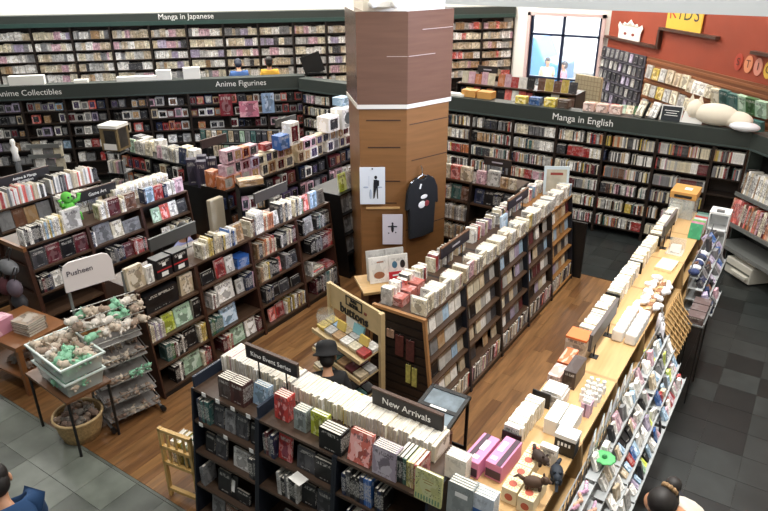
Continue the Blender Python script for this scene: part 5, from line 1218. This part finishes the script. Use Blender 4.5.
# clear cookie jar ring
tag(MB().lathe([(.1, 0), (.13, .03), (.14, .1), (.12, .16)], 18).build('clear_jar', CLEAR, None, fb_ @ T(.36, .13, 1.065) @ S(.8, .8, 1), smooth=True), 'round clear jar at the free end of the top button tray', 'jar')
# slatted end of the centre bookcase with hanging packs
se = thing('slatted_panel', 'dark slatted end panel of the centre bookcase with a pale frame', 'panel', fr(-3.295, 5.265, 0, -90))
MB().prism([(-.5, 0), (.5, 0), (.325, 1.46), (-.325, 1.46)], 0, .02, 'y').build('panel', mat('slat_dark', '#1b1512', .5), se)
m = MB()
for i in range(12): z = .1+i*.112; hw = .485-.119*z; m.box(-hw, hw, .02, .03, z, z+.085)
m.build('slats', mat('slat_face', '#261d18', .45), se)
MB().prism([(-.5, 0), (-.47, 0), (-.3, 1.46), (-.335, 1.46)], 0, .04, 'y').prism([(.5, 0), (.47, 0), (.3, 1.46), (.335, 1.46)], 0, .04, 'y').build('side_trim', mat('trim_tan', '#a5794f', .4), se); MB().box(-.34, .34, 0, .045, 1.44, 1.475).build('top_trim', mat('trim_tan', ''), se)
for i, (x, z, c, w, h) in enumerate(((-.02, 1.12, '#6b3a35', .1, .26), (-.16, 1.1, '#5d322f', .1, .26), (.1, 1.16, '#c9a48c', .09, .1), (-.14, .78, '#c9c36a', .06, .24), (-.22, .76, '#c2bc66', .06, .24))):
    o = tag(MB().box(-w/2, w/2, .035, .05, -h, 0).build('hanging_pack', mat('hp%d' % i, c, .5, noise=.35, nscale=25), None, fr(-3.295, 5.265, z+.06, -90) @ T(x, 0, 0)), ('maroon hanging pack on the slatted panel, toward its middle', 'maroon hanging pack on the slatted panel, toward the aisle', 'round pinkish hanging pack on the slatted panel', 'yellow hanging pack low on the slatted panel, left one', 'yellow hanging pack low on the slatted panel, right one')[i], 'pack'); MB().cyl((0, .015, .01), (0, .07, .01), .004, n=6).build('hook', STEEL, o)
for i in range(3): put_box(fr(-3.72, 5.52+i*.16, 1.462, 180), (.14, .14, .1), 'coral', f"red printed box, {ordn(i+1)} from the buttons board, on the centre bookcase rear deck", 'small_box', 'box', None, False, col=lin('#b56a60')) if 0 else put_box(T(-3.42, 5.42+i*.17, 1.462), (.2, .15, .1+.02*i), 'coral', f"red printed box, {ordn(i+1)} from the slatted end, on the centre deck rear half", 'small_box', 'box', None, False, col=lin('#b56a60'))
# black upright panel at the far end of the centre bookcase
tag(MB().box(-.36, .2, 0, .05, 0, 1.0).build('end_screen', BLACK, None, T(-2.9, 10.06, 0), bevel=.004), 'plain black upright screen at the far end of the centre bookcase', 'screen')
# framed poster bin behind the front bookcase
pbn = thing('poster_bin', 'black framed poster bin with two glossy pictures on its sloped top', 'display bin', T(-2.2, 4.17, 0) @ Rz(2))
for x in (-.19, .165):
    for y in (-.25, .225): MB().box(x, x+.025, y, y+.025, 0, 1.34 if y > 0 else 1.28).build('post', BLACK, pbn)
MB().box(-.19, .19, -.25, .25, .28, .3).box(-.19, .19, -.25, -.24, .3, .8).box(-.19, .19, .24, .25, .3, .8).build('bin_body', BLACK, pbn)
m = MB(); m.box(-.2, .2, -.265, -.225, 0, .03); m.box(-.2, .2, .225, .265, 0, .03); m.box(-.2, -.165, -.26, .26, 0, .03); m.box(.165, .2, -.26, .26, 0, .03); m.box(-.2, .2, -.02, .02, 0, .032); m.build('top_frame', BLACK, pbn, T(0, 0, 1.31) @ Rx(7))
MB().box(-.165, .165, -.225, -.02, 0, .02).box(-.165, .165, .02, .225, 0, .02).build('glossy_picture', mat('glossy_pic', '#7c8890', .12, noise=.45, nscale=9), pbn, T(0, 0, 1.31) @ Rx(7))
MB().box(-.08, .08, -.012, .012, .03, .034).build('white_print', LETTER, pbn, T(0, 0, 1.31) @ Rx(7))
for i in range(4): tag(MB().cyl((0, 0, 0), (.02, .03, .8), .035, n=10).build('rolled_poster', mat('roll%d' % (i % 2), ('#cdb99a', '#8a5f4c')[i % 2], .6), None, T(-2.28+i*.055, 4.1+.06*(i % 2), .302), smooth=False), f"rolled poster standing in the black poster bin, {ordn(i+1)} from the bookcase side", 'poster roll', 'rolled posters in the bin')
for i, (x, c) in enumerate(((-2.62, 'red'), (-2.35, 'tan'), (-2.1, 'beige'))):
    pass
# gold stand at the free end of the front bookcase
gs = thing('easel_rack', 'pale gold wooden lattice rack at the free end of the front bookcase', 'rack', fr(-4.42, 3.0, 0, -82))
GOLD = mat('gold_wood', '#c9a463', .4)
for x in (-.2, .17): MB().box(x, x+.03, -.02, .02, 0, .86).build('post', GOLD, gs)
for z in (.08, .42, .62, .82): MB().box(-.2, .2, -.02, .02, z, z+.035).build('rail', GOLD, gs)
m = MB()
for i in range(3): m.box(-.1+i*.1-.01, -.1+i*.1+.01, -.01, .01, .45, .82)
m.build('bars', GOLD, gs); MB().box(-.18, .18, -.26, -.02, .4, .42).build('shelf', GOLD, gs)
for i, c in enumerate(('cream', 'pale green', 'yellow', 'white')):
    put_book(fr(-4.42, 3.0, .422, -82) @ T(-.12+i*.07, -.24, 0), (.05, .2, .27), c, f"{c} book in the gold lattice rack", 'book', 'book', None)
# ------------------------------------------------------------------ plush corner
ta = thing('side_table', 'small wooden table on black legs holding the plush tubs', 'table', T(-6.28, 3.06, 0) @ Rz(-4))
MB().box(-.45, .45, -.26, .26, .72, .75).build('table_top', mat('table_walnut', '#6e4a30', .4, noise=.2, nscale=6), ta, bevel=.004)
for x in (-.42, .42):
    for y in (-.23, .23): MB().cyl((x, y, 0), (x, y, .72), .016, n=8).build('leg', BLACK, ta)
MB().box(-.42, .42, -.235, -.225, .69, .715).box(-.42, .42, .225, .235, .69, .715).build('apron', BLACK, ta)
PF = bpy.data.materials.new('plush_fabric'); PF.use_nodes = True
_n = PF.node_tree.nodes; _o = _n.new('ShaderNodeObjectInfo'); PF.node_tree.links.new(_o.outputs['Color'], _n['Principled BSDF'].inputs['Base Color']); _n['Principled BSDF'].inputs['Roughness'].default_value = .95
m = MB(); m.ball((0, 0, .05), (.07, .05, .05), 10, 7); m.ball((.05, 0, .085), (.04, .042, .038), 9, 6)
for sy in (-1, 1): m.ball((.05, sy*.028, .122), (.01, .012, .014), 6, 4); m.ball((.06, sy*.03, .02), (.03, .018, .016), 6, 4); m.ball((-.05, sy*.03, .02), (.025, .018, .016), 6, 4)
m.tube([(-.06, 0, .05), (-.1, .01, .07), (-.12, .02, .05)], .012, 6)
PLM = m.mesh('plush_toy', PF); PLM.polygons.foreach_set('use_smooth', [True]*len(PLM.polygons))
pl0_ = bpy.data.objects.new('plush_toy', PLM)
PCOL = {'grey': '#8f8880', 'brown-grey': '#8b7669', 'cream': '#c9bba9', 'white': '#d9d2c8', 'mint': '#8fc4a4', 'taupe': '#a08c7c'}
def plush(p, pal, lab, sc=1.0, group='plush toys'):
    c = rnd.choice(pal); o = pl0_.copy(); COL.objects.link(o); o.color = (*lin(PCOL[c]), 1)
    o.matrix_basis = T(*p) @ Matrix.Rotation(U(0, 6.28), 4, 'Z') @ Rx(U(-35, 35)) @ Ry(U(-30, 30)) @ S(sc, sc, sc)
    tag(o, f"{c} plush toy, {lab}", 'plush toy', group)
def tub(z, sc, pal, lab, n, lb):
    t = thing('storage_tub', lab, 'tub', T(-6.2, 3.06, z) @ Rz(-6))
    x, y, h = .42*sc, .245*sc, .19
    m = MB(); b = .88
    pts = [(-x, -y), (x, -y), (x, y), (-x, y)]
    m.add([(a*b, c*b, 0) for a, c in pts]+[(a, c, h) for a, c in pts], [(0, 1, 2, 3), (0, 4, 5, 1), (1, 5, 6, 2), (2, 6, 7, 3), (3, 7, 4, 0)])
    m.build('tub_body', FROST, t)
    r = MB(); e = .022
    r.box(-x-e, x+e, -y-e, -y+.004, h-.012, h+.012).box(-x-e, x+e, y-.004, y+e, h-.012, h+.012).box(-x-e, -x+.004, -y, y, h-.012, h+.012).box(x-.004, x+e, -y, y, h-.012, h+.012); r.build('rim', mat('tub_rim', '#cfdcd6', .35), t, bevel=.006)
    for i in range(n):
        cx = -x*.8+(i % 6)*x*.32; cy = -y*.62+((i//6) % 4)*y*.41
        q = T(-6.2, 3.06, z) @ Rz(-6) @ Vector((cx+U(-.02, .02), cy+U(-.015, .015), .05+.075*(i//24)+U(0, .03)))
        plush(q, ['mint', 'mint', 'cream'] if (cx > x*.05 and cy < y*.5) else pal, f"{ordn(i % 6+1)} along, {ordn((i//6) % 4+1)} file, {('lower', 'upper')[i//24]} layer of the {lb}", .85)
tub(.752, .86, ['grey', 'brown-grey', 'taupe'], 'lower clear plastic tub of grey plush on the small table', 24, 'lower tub')
tub(.955, .93, ['cream', 'taupe', 'white', 'cream'], 'upper clear plastic tub of mint and cream plush', 48, 'upper tub')
bk = thing('wicker_basket', 'round wicker basket of grey plush under the small table', 'basket', T(-6.2, 3.03, 0))
MB().lathe([(0, .01), (.2, .0), (.235, .12), (.26, .26), (.268, .3), (.25, .3), (.235, .26), (.2, .04), (0, .03)], 24).build('basket_body', WICKER, bk, smooth=True)
m = MB(); m.tube([(.262*cos(a*pi/12), .262*sin(a*pi/12), .3) for a in range(25)], .016, 8, close=False); m.build('rim', mat('wicker_rim', '#c9ae80', .7), bk, smooth=True)
for i in range(32):
    a = i*2.4; r = .2*math.sqrt((i % 16+.5)/16)
    plush((-6.2+r*cos(a), 3.03+r*sin(a), .17+.085*(i//16)+U(0, .02)), ['grey', 'grey', 'brown-grey', 'taupe'], f"{ordn(i % 16+1)} outward, {('lower', 'upper')[i//16]} layer of the wicker basket", .75)
rk = thing('plush_rack', 'grey wire tiered rack of plush with a white lettered header', 'display rack', fr(-6.12, 3.6, 0, -14))
m = MB()
for x in (-.3, .3): m.tube([(x, -.22, 1.7), (x, -.22, .1), (x, -.22, .06), (x, .3, .05)], .016, 8)
m.build('frame', GREYM, rk)
for x in (-.3, .3): MB().cyl((x, .28, .05), (x, .34, .05), .03, n=10).build('foot', BLACK, rk)
frk = fr(-6.12, 3.6, 0, -14); tl_ = []
for j, (z, y0, y1) in enumerate(((1.03, -.2, .06), (.8, -.2, .12), (.58, -.2, .17), (.37, -.2, .22), (.17, -.2, .26))):
    m = MB(); 
    for i in range(9): m.cyl((-.3+i*.075, y0, z+.03), (-.3+i*.075, y1, z-.05), .0035, n=5)
    for (a, b) in (((-.3, y0, z+.03), (.3, y0, z+.03)), ((-.3, y1, z-.05), (.3, y1, z-.05)), ((-.3, y1, z+.02), (.3, y1, z+.02)), ((-.3, y0, z+.1), (-.3, y1, z+.02)), ((.3, y0, z+.1), (.3, y1, z+.02))): m.cyl(a, b, .006, n=6)
    m.prism([(y0, z+.028), (y1, z-.052), (y1, z-.047), (y0, z+.033)], -.3, .3, 'x', mi=1)
    m.build('wire_basket', [STEEL, mat('tray_sheet', '#8d8884', .4)], rk); tl_.append((z, y0, y1))
    for i in range(14 if j else 0):
        x = -.25+(i % 7)*.083; y = y0+.06+(i//7)*(y1-y0-.11); q = frk @ Vector((x, y, z+.035-(y-y0)*.25))
        plush(q, ['cream', 'taupe', 'white'] if j == 2 and i % 7 > 2 else (['mint', 'mint'] if j == 2 else ['grey', 'brown-grey', 'taupe', 'cream']), f"{ordn(i % 7+1)} along, {('back', 'front')[i//7]} row, {ordn(j+1)} tier of the wire rack", .72)
for i in range(26):
    c_ = i % 9; r_ = i//9; q = frk @ Vector((-.34+c_*.085, -.12+r_*.1, 1.33-r_*.09+U(-.02, .02)))
    plush(q, ['mint', 'white', 'white'] if c_ in (7, 2, 3) else ['white', 'cream', 'taupe'], f"{ordn(c_+1)} along, {('back', 'middle', 'front')[r_]} row of the hanging plush under the header", .95)
m = MB()
for r_ in range(3): m.cyl((-.36, -.12+r_*.1, 1.46-r_*.09), (.36, -.12+r_*.1, 1.46-r_*.09), .006, n=6)
m.build('hanging_rail', STEEL, rk)
hd = [(-.3, 1.56), (.24, 1.56), (.24, 1.8), (.21, 1.87), (.15, 1.9), (-.21, 1.9), (-.27, 1.87), (-.3, 1.8)]
hdo = MB().prism(hd, -.2, -.175, 'y').build('header', mat('header_white', '#e6dedd', .5), rk, T(.1, 0, .1)); text('lettering', 'Pusheen', hdo, T(.06, -.172, 1.77), .085, mat('header_ink', '#4a4350', .6), .004)
tag_ = MB(); tag_.box(-.06, .06, 0, .012, 0, .05); tag(tag_.build('price_card', mat('card_pinkred', '#d8b3b0', .5), None, fr(-5.72, 4.16, 1.08, -18)), 'small red-edged white price card beside the plush rack', 'card') if 0 else None
# small wooden display table at the photo edge
wt = thing('display_table', 'orange-brown display table with a lower shelf at the photo edge', 'table', T(-7.82, 3.4, 0) @ Rz(4))
OB = mat('orange_wood', '#8a5a34', .42, noise=.2, nscale=5)
MB().box(-.5, .42, -.36, .36, .66, .72).build('table_top', OB, wt, bevel=.004); MB().box(-.46, .38, -.33, .33, .22, .25).build('shelf', OB, wt)
for x in (-.48, .35):
    for y in (-.34, .28): MB().box(x, x+.06, y, y+.06, 0, .66).build('leg', OB, wt)
for i in range(5):
    put_book(T(-7.66, 3.42, .722+i*.034) @ Rz(8+U(-4, 4)) @ T(-.13, -.14, .015) @ Ry(90), (.032, .27, .3), 'tan', f"tan patterned lying book, {ordn(i+1)} from the table, on the display table at the photo edge", group='lying books on the display table', col=lin('#8d7a66'))
put_box(T(-7.9, 3.2, .722) @ Rz(10), (.2, .24, .2), 'pink', 'pink box on the display table at the photo edge', 'pink_box', 'box', None, False, col=lin('#c78a9c'))
for i in range(12): plush((-7.98+.08*(i % 4)*1.6, 3.25+.13*(i//4), .255), ['grey', 'taupe'], f"{ordn(i % 4+1)} along, {ordn(i//4+1)} file on the low shelf of the photo-edge table", .8)
# bags hanging at the street end of the second row
for i, (x, z, c, r) in enumerate(((-8.6, 1.2, '#77787a', (.2, .1, .11)), (-8.48, .72, '#3a3a3e', (.15, .09, .12)), (-8.72, .9, '#5d2f35', (.15, .09, .13)), (-8.38, .98, '#5f5560', (.12, .09, .13)))):
    o = tag(MB().ball((0, 0, 0), r, 12, 8).build('hanging_bag', mat('hb%d' % i, c, .7, noise=.3, nscale=9), None, T(x, 3.78-.03*i, z), smooth=True), ('grey puffy bag hanging at the wooden end frame', 'charcoal bag hanging at the wooden end frame', 'maroon bag hanging at the wooden end frame', 'mauve bag hanging at the wooden end frame')[i], 'bag'); MB().tube([(-.05, 0, r[2]), (-.03, .08, r[2]+.14), (.03, .08, r[2]+.14), (.05, 0, r[2])], .008, 6).build('strap', BLACK, o)
# cream clothes rack by the second row's far end
hr_ = thing('print_rack', 'cream bundled sheets on a slim stand behind the second row', 'stand', T(-8.0, 6.95, 0)); MB().box(-.05, .05, -.15, .15, .25, 1.35).build('sheets', mat('sheet_cream', '#b3a892', .8), hr_, bevel=.02); MB().box(-.02, .02, -.02, .02, 0, .25).box(-.15, .15, -.15, .15, 0, .02).build('stand', BLACK, hr_)

# ------------------------------------------------------------------ low case behind the centre bookcase, and the keychain rail
for k in range(2):
    F = fr(-3.82-k*.82, 9.97, 0, -90); nk = ('counter-side', 'pillar-side')[k]
    gondola(F, .82, f'dark low bookcase facing the camera behind the centre bookcase, {nk} bay', 'bookcases behind the centre row')
    ex = [f('beige', .13, .18, 2), f('tan', .13, .18, 2), ('g', .02), f('pale grey', .2, .26, 3), ('g', .04), f('pink', .16, .22, 3)] if k == 0 else [f('beige', .2, .24, 4), f('coral', .18, .24, 4), f('cream', .2, .24, 3), s(['white', 'cream'], 3)]
    for z, zz, its in ((1.46, 'deck', ex), (1.11, 'upper shelf', [f('dark grey', .2, .26), s(BLK, 4), f('black', .18, .26), f('navy', .17, .25), s(['cream', 'tan', 'black'], 4)] if k == 0 else [f('brown', .16, .24), f('teal', .18, .26), s(['cream', 'coral', 'white'], 5)]), (.76, 'middle shelf', [s(['white', 'beige', 'cream', 'pale grey', 'grey'], 16, (.22, .27))]), (.42, 'lower shelf', [s(['cream', 'beige', 'tan', 'grey'], 14, (.2, .26))])):
        run(F, .82, z, yfront(z)-.02, its, f'{zz}, {nk} bay behind centre', 'counter end', 'volume', 'graphic_novel', 'book', 'books behind the centre row', depth=.17)
deck_sign(-4.35, 10.05, 1.7, -90, .5, .13, 'bars', 'dark brown sign on the low bookcase behind the centre row', .05, m='#2b2422', back='#4a372a')
fb = thing('framed_picture', 'large pale framed picture leaning at the far end of the centre bookcase deck', 'picture', fr(-3.22, 9.86, 1.462, -60) @ Rx(10))
MB().box(-.2, .2, -.03, 0, 0, .46).build('frame', mat('frame_paleblue', '#c3d2da', .4), fb, bevel=.004); MB().box(-.16, .16, 0, .004, .05, .41).build('picture', mat('picture_cream', '#b9b3a2', .5, noise=.3, nscale=6), fb); MB().box(-.1, .1, .004, .006, .32, .36).build('red_title', mat('mark_red', ''), fb)
kr = thing('hanging_rail', 'dark wire rail rack hung with small packs before the figurine wall', 'rack', fr(-9.2, 10.45, 0, -60))
m = MB()
for x in (0, 2.1): m.cyl((x, 0, 0), (x, 0, 1.62), .02, n=8)
m.build('post', BLACK, kr); m = MB()
for z in (1.6, 1.3): m.cyl((0, .02, z), (2.1, .02, z), .012, n=6)
m.build('rail', GREYM, kr); MB().box(-.05, 2.15, -.25, .25, 0, .04).build('base', BLACK, kr); MB().box(0, 2.1, -.02, 0, .3, 1.6).build('back_panel', BLACK, kr)
for r in range(2):
    for i in range(17):
        c = rnd.choice(['dark grey', 'grey', 'white', 'pale grey', 'beige', 'teal', 'black', 'pale green', 'tan'])
        put_box(fr(-9.2, 10.45, 0, -60) @ T(.08+i*.122, .05, 1.34-r*.32) @ Rz(U(-12, 12)), (.1, .02, .24), c, f"{c} hanging pack, {ordn(i+1)} from the pillar, {('upper', 'lower')[r]} rail before the figurine wall", 'hanging_pack', 'pack', 'hanging packs on the rail', False)
# ------------------------------------------------------------------ people
SKIN = mat('skin', '#b98868', .6)
def skinmesh(name, verts, edges, radii, m, parent, levels=2):
    me = bpy.data.meshes.new(name); me.from_pydata([tuple(v) for v in verts], edges, []); me.materials.append(m)
    o = link(name, me, parent)
    k = o.modifiers.new('skin', 'SKIN'); k.use_smooth_shade = True
    for i, r in enumerate(radii):
        d = me.skin_vertices[0].data[i]; d.radius = r if isinstance(r, tuple) else (r, r); d.use_root = (i == 0)
    b = o.modifiers.new('sub', 'SUBSURF'); b.levels = levels; b.render_levels = levels
    return o
def person(label, M, shirt, pants, hair, lean=0, bend=0, head=0, turn=0, arms='down', skin='#b98868', sleeve=.55, crouch=False, longhair=False, shoes='#222222', tank=False):
    t = thing('person', label, 'person', M)
    sk = mat('skin'+skin, skin, .55); sh = mat('cloth'+shirt, shirt, .85, noise=.15, nscale=7); pn = mat('cloth'+pants, pants, .85); hr = mat('hair'+hair, hair, .6, noise=.3, nscale=40)
    hip = Vector((0, 0, .93))
    L = Matrix.Translation(hip) @ Matrix.Rotation(radians(-lean), 4, 'X') @ Matrix.Translation(-hip)
    P = lambda x, y, z: L @ Vector((x, y, z))
    nb = P(0, 0, 1.46)
    HM = Matrix.Translation(nb) @ Matrix.Rotation(radians(-lean*.5-head), 4, 'X') @ Matrix.Rotation(radians(turn), 4, 'Z') @ Matrix.Translation(Vector((0, 0, -1.46)))
    Hd = lambda x, y, z: HM @ Vector((x, y, z))
    V = [P(0, 0, .95), P(0, .0, 1.1), P(0, .0, 1.28), nb, Hd(0, .01, 1.52), Hd(0, .03, 1.59), Hd(0, .015, 1.67), Hd(0, 0, 1.735), Hd(0, .12, 1.615)]
    R = [(.15, .11), (.135, .1), (.155, .11), .06, .052, .07, .088, .06, .016]
    E = [(0, 1), (1, 2), (2, 3), (3, 4), (4, 5), (5, 6), (6, 7), (5, 8)]
    arm = {}
    for sx in (-1, 1):
        b = len(V); s0 = P(sx*.175, 0, 1.39)
        if arms == 'down': el, wr = P(sx*.225, -.02, 1.12), P(sx*.23, .06, .88)
        elif arms == 'fwd': el, wr = P(sx*.22, .1, 1.15), P(sx*.16, .33, 1.2)
        elif arms == 'hang': el, wr = P(sx*.2, 0, 1.39)+Vector((0, .06, -.27)), P(sx*.19, 0, 1.39)+Vector((0, .14, -.5))
        d = (wr-el).normalized(); pm = wr+d*.07
        V += [s0, el, wr, pm]; R += [.062, .045, .03, (.034, .02)]
        E += [(2, b), (b, b+1), (b+1, b+2), (b+2, b+3)]
        side = Vector((0, 1, 0)) if abs(d.y) < .8 else Vector((1, 0, 0))
        sd = (side-d*side.dot(d)).normalized(); cl = d.cross(sd)*sx
        for q, (off, ln) in enumerate(((-.028, .062), (-.01, .075), (.01, .07), (.026, .055))):
            c = len(V); p1 = pm+sd*off+d*.03; p2 = p1+d*ln*.5+cl*.006; p3 = p2+d*ln*.45+cl*.02
            V += [p1, p2, p3]; R += [.0105, .0095, .008]; E += [(b+3, c), (c, c+1), (c+1, c+2)]
        c = len(V); V += [wr+d*.03-sd*.034, wr+d*.07-sd*.05+cl*.02]; R += [.012, .01]; E += [(b+2, c), (c, c+1)]
        arm[sx] = (s0, el, wr)
    legs = {}
    for sx in (-1, 1):
        b = len(V); hp = Vector((sx*.095, 0, .88)); kn = Vector((sx*.1, .03, .49)); an = Vector((sx*.1, -.02, .09)); to = Vector((sx*.11, .13, .04))
        V += [hp, kn, an, to]; R += [.095, .062, .042, (.038, .03)]; E += [(0, b), (b, b+1), (b+1, b+2), (b+2, b+3)]; legs[sx] = (hp, kn, an, to)
    skinmesh('body', V, E, R, sk, t)
    cV = [P(0, 0, .9), P(0, 0, 1.1), P(0, 0, 1.28), P(0, 0, 1.43)]; cR = [(.2, .16), (.185, .15), (.2, .155), (.1, .09)]; cE = [(0, 1), (1, 2), (2, 3)]
    for sx in (-1, 1):
        s0, el, wr = arm[sx]; b = len(cV); e2_ = s0.lerp(el, min(1, sleeve*1.6)); cV += [s0, e2_]; cR += [.098, .075]; cE += [(2, b), (b, b+1)]
        if sleeve > .9: cV.append(wr); cR.append(.042); cE.append((b+1, b+2))
    if tank: cV, cR, cE = cV[:3]+[P(0, 0, 1.36)], [(.2, .16), (.185, .15), (.19, .15), (.12, .13)], [(0, 1), (1, 2), (2, 3)]
    skinmesh('shirt', cV, cE, cR, sh, t)
    cV = [Vector((0, 0, .94))]; cR = [(.165, .125)]; cE = []
    for sx in (-1, 1):
        hp, kn, an, to = legs[sx]; b = len(cV); cV += [hp, kn, an]; cR += [.108, .078, .062]; cE += [(0, b), (b, b+1), (b+1, b+2)]
    skinmesh('trousers', cV, cE, cR, pn, t)
    for sx in (-1, 1):
        an, to = legs[sx][2:]; MB().ball((an.x, an.y+.07, .045), (.05, .14, .045), 10, 7).build('shoe', mat('shoe'+shoes, shoes, .6), t, smooth=True)
    m = MB(); m.ball((0, -.012, 1.685), (.098, .108, .1), 14, 10); m.ball((0, -.035, 1.62), (.09, .085, .1), 12, 8)
    if longhair: m.tube([(0, -.1, 1.68), (.02, -.13, 1.55), (.03, -.13, 1.4), (.05, -.12, 1.28)], .05, 10, radii=[.06, .055, .045, .02])
    m.build('hair', hr, t, HM, smooth=True)
    for sx in (-1, 1):
        MB().ball((sx*.034, .1, 1.645), (.012, .01, .009), 8, 6).build('eye', mat('eye_dark', '#1c1512', .3), t, HM, smooth=True); MB().ball((sx*.098, .01, 1.63), (.014, .025, .034), 8, 6).build('ear', sk, t, HM, smooth=True)
    MB().ball((0, .108, 1.565), (.026, .01, .008), 8, 5).build('mouth', mat('lips', '#8f5348', .6), t, HM, smooth=True)
    return t, HM
def facing(x, y, z, ang): return T(x, y, z) @ Rz(ang-90)     # the figure looks along world angle ang
PD = at(-3, 482, 1.55)-at(14, 446, 1.55)
# person in blue shirt at the bottom corner, bending towards the shelves
person('person in a blue t-shirt bending forward at the bottom corner of the tiles', facing(-4.27+PD.x, 1.62+PD.y, 0, 165), '#22456f', '#20222a', '#15100e', lean=40, head=12, arms='hang', sleeve=.5)
# woman whose hair is gathered by a patterned scrunchie
t, HM = person('person with dark gathered hair and a patterned scrunchie seen from above', facing(-.27, 3.72, -.02, 250) if 0 else facing(-.1, 4.53, -.0, 250), '#cfc9bd', '#2a2a30', '#1a1411', lean=55, head=4, arms='down', sleeve=.12, skin='#b5815f', longhair=True, tank=True)
m = MB()
for a in range(10): m.ball((.045*cos(a*.628), -.115, 1.7+.045*sin(a*.628)), (.022, .02, .022), 8, 5)
m.build('scrunchie', mat('scrunchie', '#9a7a55', .8, noise=.6, nscale=60), t, HM, smooth=True)
MB().ball((0, -.16, 1.69), (.06, .06, .055), 10, 8).build('hair_bun', mat('hair#1a1411', ''), t, HM, smooth=True)
# person in black with a round black hat
t, HM = person('person in black with a round black hat browsing behind the front bookcase', facing(-3.36, 4.06, 0, 130) @ S(.86, .86, .86), '#121214', '#141416', '#1a1614', lean=20, head=18, arms='down', sleeve=1.0)
MB().lathe([(.165, 1.665), (.165, 1.678), (.125, 1.7), (.125, 1.77), (.105, 1.82), (.05, 1.84), (0, 1.845)], 20).build('hat', mat('hat_black', '#0e0e10', .8), t, HM, smooth=True)
b_ = MB().ball((.2, -.14, 1.15), (.08, .07, .16), 12, 8).build('shoulder_bag', mat('bag_black', '#0f0f11', .7), t, smooth=True)
person('person in a lavender shirt between the aisle row and second row', facing(-7.2, 5.55, 0, 20) @ S(.88, .88, .88), '#7d7fa5', '#2a2c36', '#15110f', lean=4, head=10, arms='fwd', sleeve=.5)
p = atL(269, 62, -s2, s2, 17.4)
person('person in a yellow shirt before the Japanese manga shelves', facing(p.x, p.y, .9, 135), '#d9a63a', '#26262c', '#191311', lean=0, head=0)
p = atL(238, 58, -s2, s2, 17.3)
person('person in a blue jacket before the Japanese manga shelves', facing(p.x, p.y, .9, 140), '#3b5d93', '#23252d', '#1b2438', lean=8, head=35, arms='fwd', sleeve=1.0)
p = atY(566, 50, 22.0)
person('person in a pink top on the street outside the window', facing(p.x, p.y, 0, 200), '#d58aa0', '#3a5a94', '#2a2330', arms='down')
p = atY(548, 60, 22.5)
person('person in a cream top on the street outside the window', facing(p.x, p.y, 0, -60), '#d9c7a2', '#7f8a4a', '#2b2230', arms='down')
v = thing('parked_van', 'blue parked van outside the window', 'van', T(-10.6, 25.5, 0))
MB().prism([(-2.2, .35), (2.2, .35), (2.2, 1.2), (1.5, 1.35), (1.1, 2.15), (-2.2, 2.2)], -.85, .85, 'y').build('body', mat('van_blue', '#4f93cf', .35), v, bevel=.06)
for x in (-1.4, 1.4):
    for y in (-.8, .8): MB().cyl((x, y-.1, .36), (x, y+.1, .36), .36, n=18).build('wheel', BLACK, v)
MB().box(-2.0, .9, -.86, -.85, 1.35, 1.95).build('side_window', mat('van_glass', '#23384f', .1), v)

# ------------------------------------------------------------------ uncounted stock
def stuff(name, mb, label): print(name, len(mb.f)); return tag(mb.build(name, STUFFM), label, None, None, 'stuff')
stuff('shelved_books', STUFF, 'remaining spines and rear paperbacks of the centre bookcase')
stuff('english_manga', ESTUFF, 'remaining manga volumes filling the English wall shelves')
stuff('japanese_manga', JSTUFF, 'rows of small volumes filling the Japanese manga shelves')
print('INDIV', NBOOK)

# ------------------------------------------------------------------ light
w = bpy.data.worlds.new('world'); SC.world = w; w.use_nodes = True
w.node_tree.nodes['Background'].inputs['Color'].default_value = (.95, .97, 1, 1); w.node_tree.nodes['Background'].inputs['Strength'].default_value = .24
def area(name, loc, size, power, col=(1, .98, .95), rot=(0, 0, 0), sy=None, spread=180):
    l = bpy.data.lights.new(name, 'AREA'); l.energy = power; l.size = size; l.color = col; l.spread = radians(spread)
    if sy: l.shape = 'RECTANGLE'; l.size_y = sy
    o = bpy.data.objects.new(name, l); COL.objects.link(o); o.location = loc; o.rotation_euler = rot
    return o
for i, x in enumerate((-13, -9.5, -6.3, -3.2, -.6)):
    for j, y in enumerate((2.0, 5.0, 8.0, 11.0)):
        if x < -9 and y < 3: continue
        area('ceiling_lamp', (x, y, 6.85), .7, 70 if x > -8 else 46)
for x, y in ((-15.2, 11.0), (-13, 13.4), (-10.8, 15.6), (-8.6, 17.0), (-17.4, 8.6)): area('ceiling_lamp', (x+.4, y-.4, 6.85), 1.2, 260, (1, .97, .92))
for x, y in ((-4.5, 15.5), (-1.5, 13.6+.6)): area('ceiling_lamp', (x, y, 6.0), 1.0, 120, (1, .93, .84))
for y in (4.2, 6.4, 8.6): area('counter_lamp', (-.5, y, 6.8), .4, 38, (1, .97, .92), spread=70)
def aimed_area(name, loc, target, power, size, col): 
    d = Vector(target)-Vector(loc); o = area(name, loc, size, power, col); o.rotation_euler = d.to_track_quat('-Z', 'Y').to_euler(); return o
aimed_area('street_daylight', (-7, 21, 8.5), (-8, 28, 1), 30000, 5, (.92, .97, 1))
aimed_area('pillar_cool_fill', (2.6, 9.5, 5.6), (-4.7, 8.3, 3.8), 70, 1.2, (.62, .72, 1)).data.spread = radians(40)  # added cool fill lamp, tints the upper side face of the pillar
SC.view_settings.view_transform = 'Standard'; SC.view_settings.look = 'None'; SC.view_settings.gamma = 1; SC.view_settings.use_curve_mapping = False
SC.view_settings.exposure = .0
SC.cycles.use_denoising = True
SC.cycles.max_bounces = 6; SC.cycles.transparent_max_bounces = 12
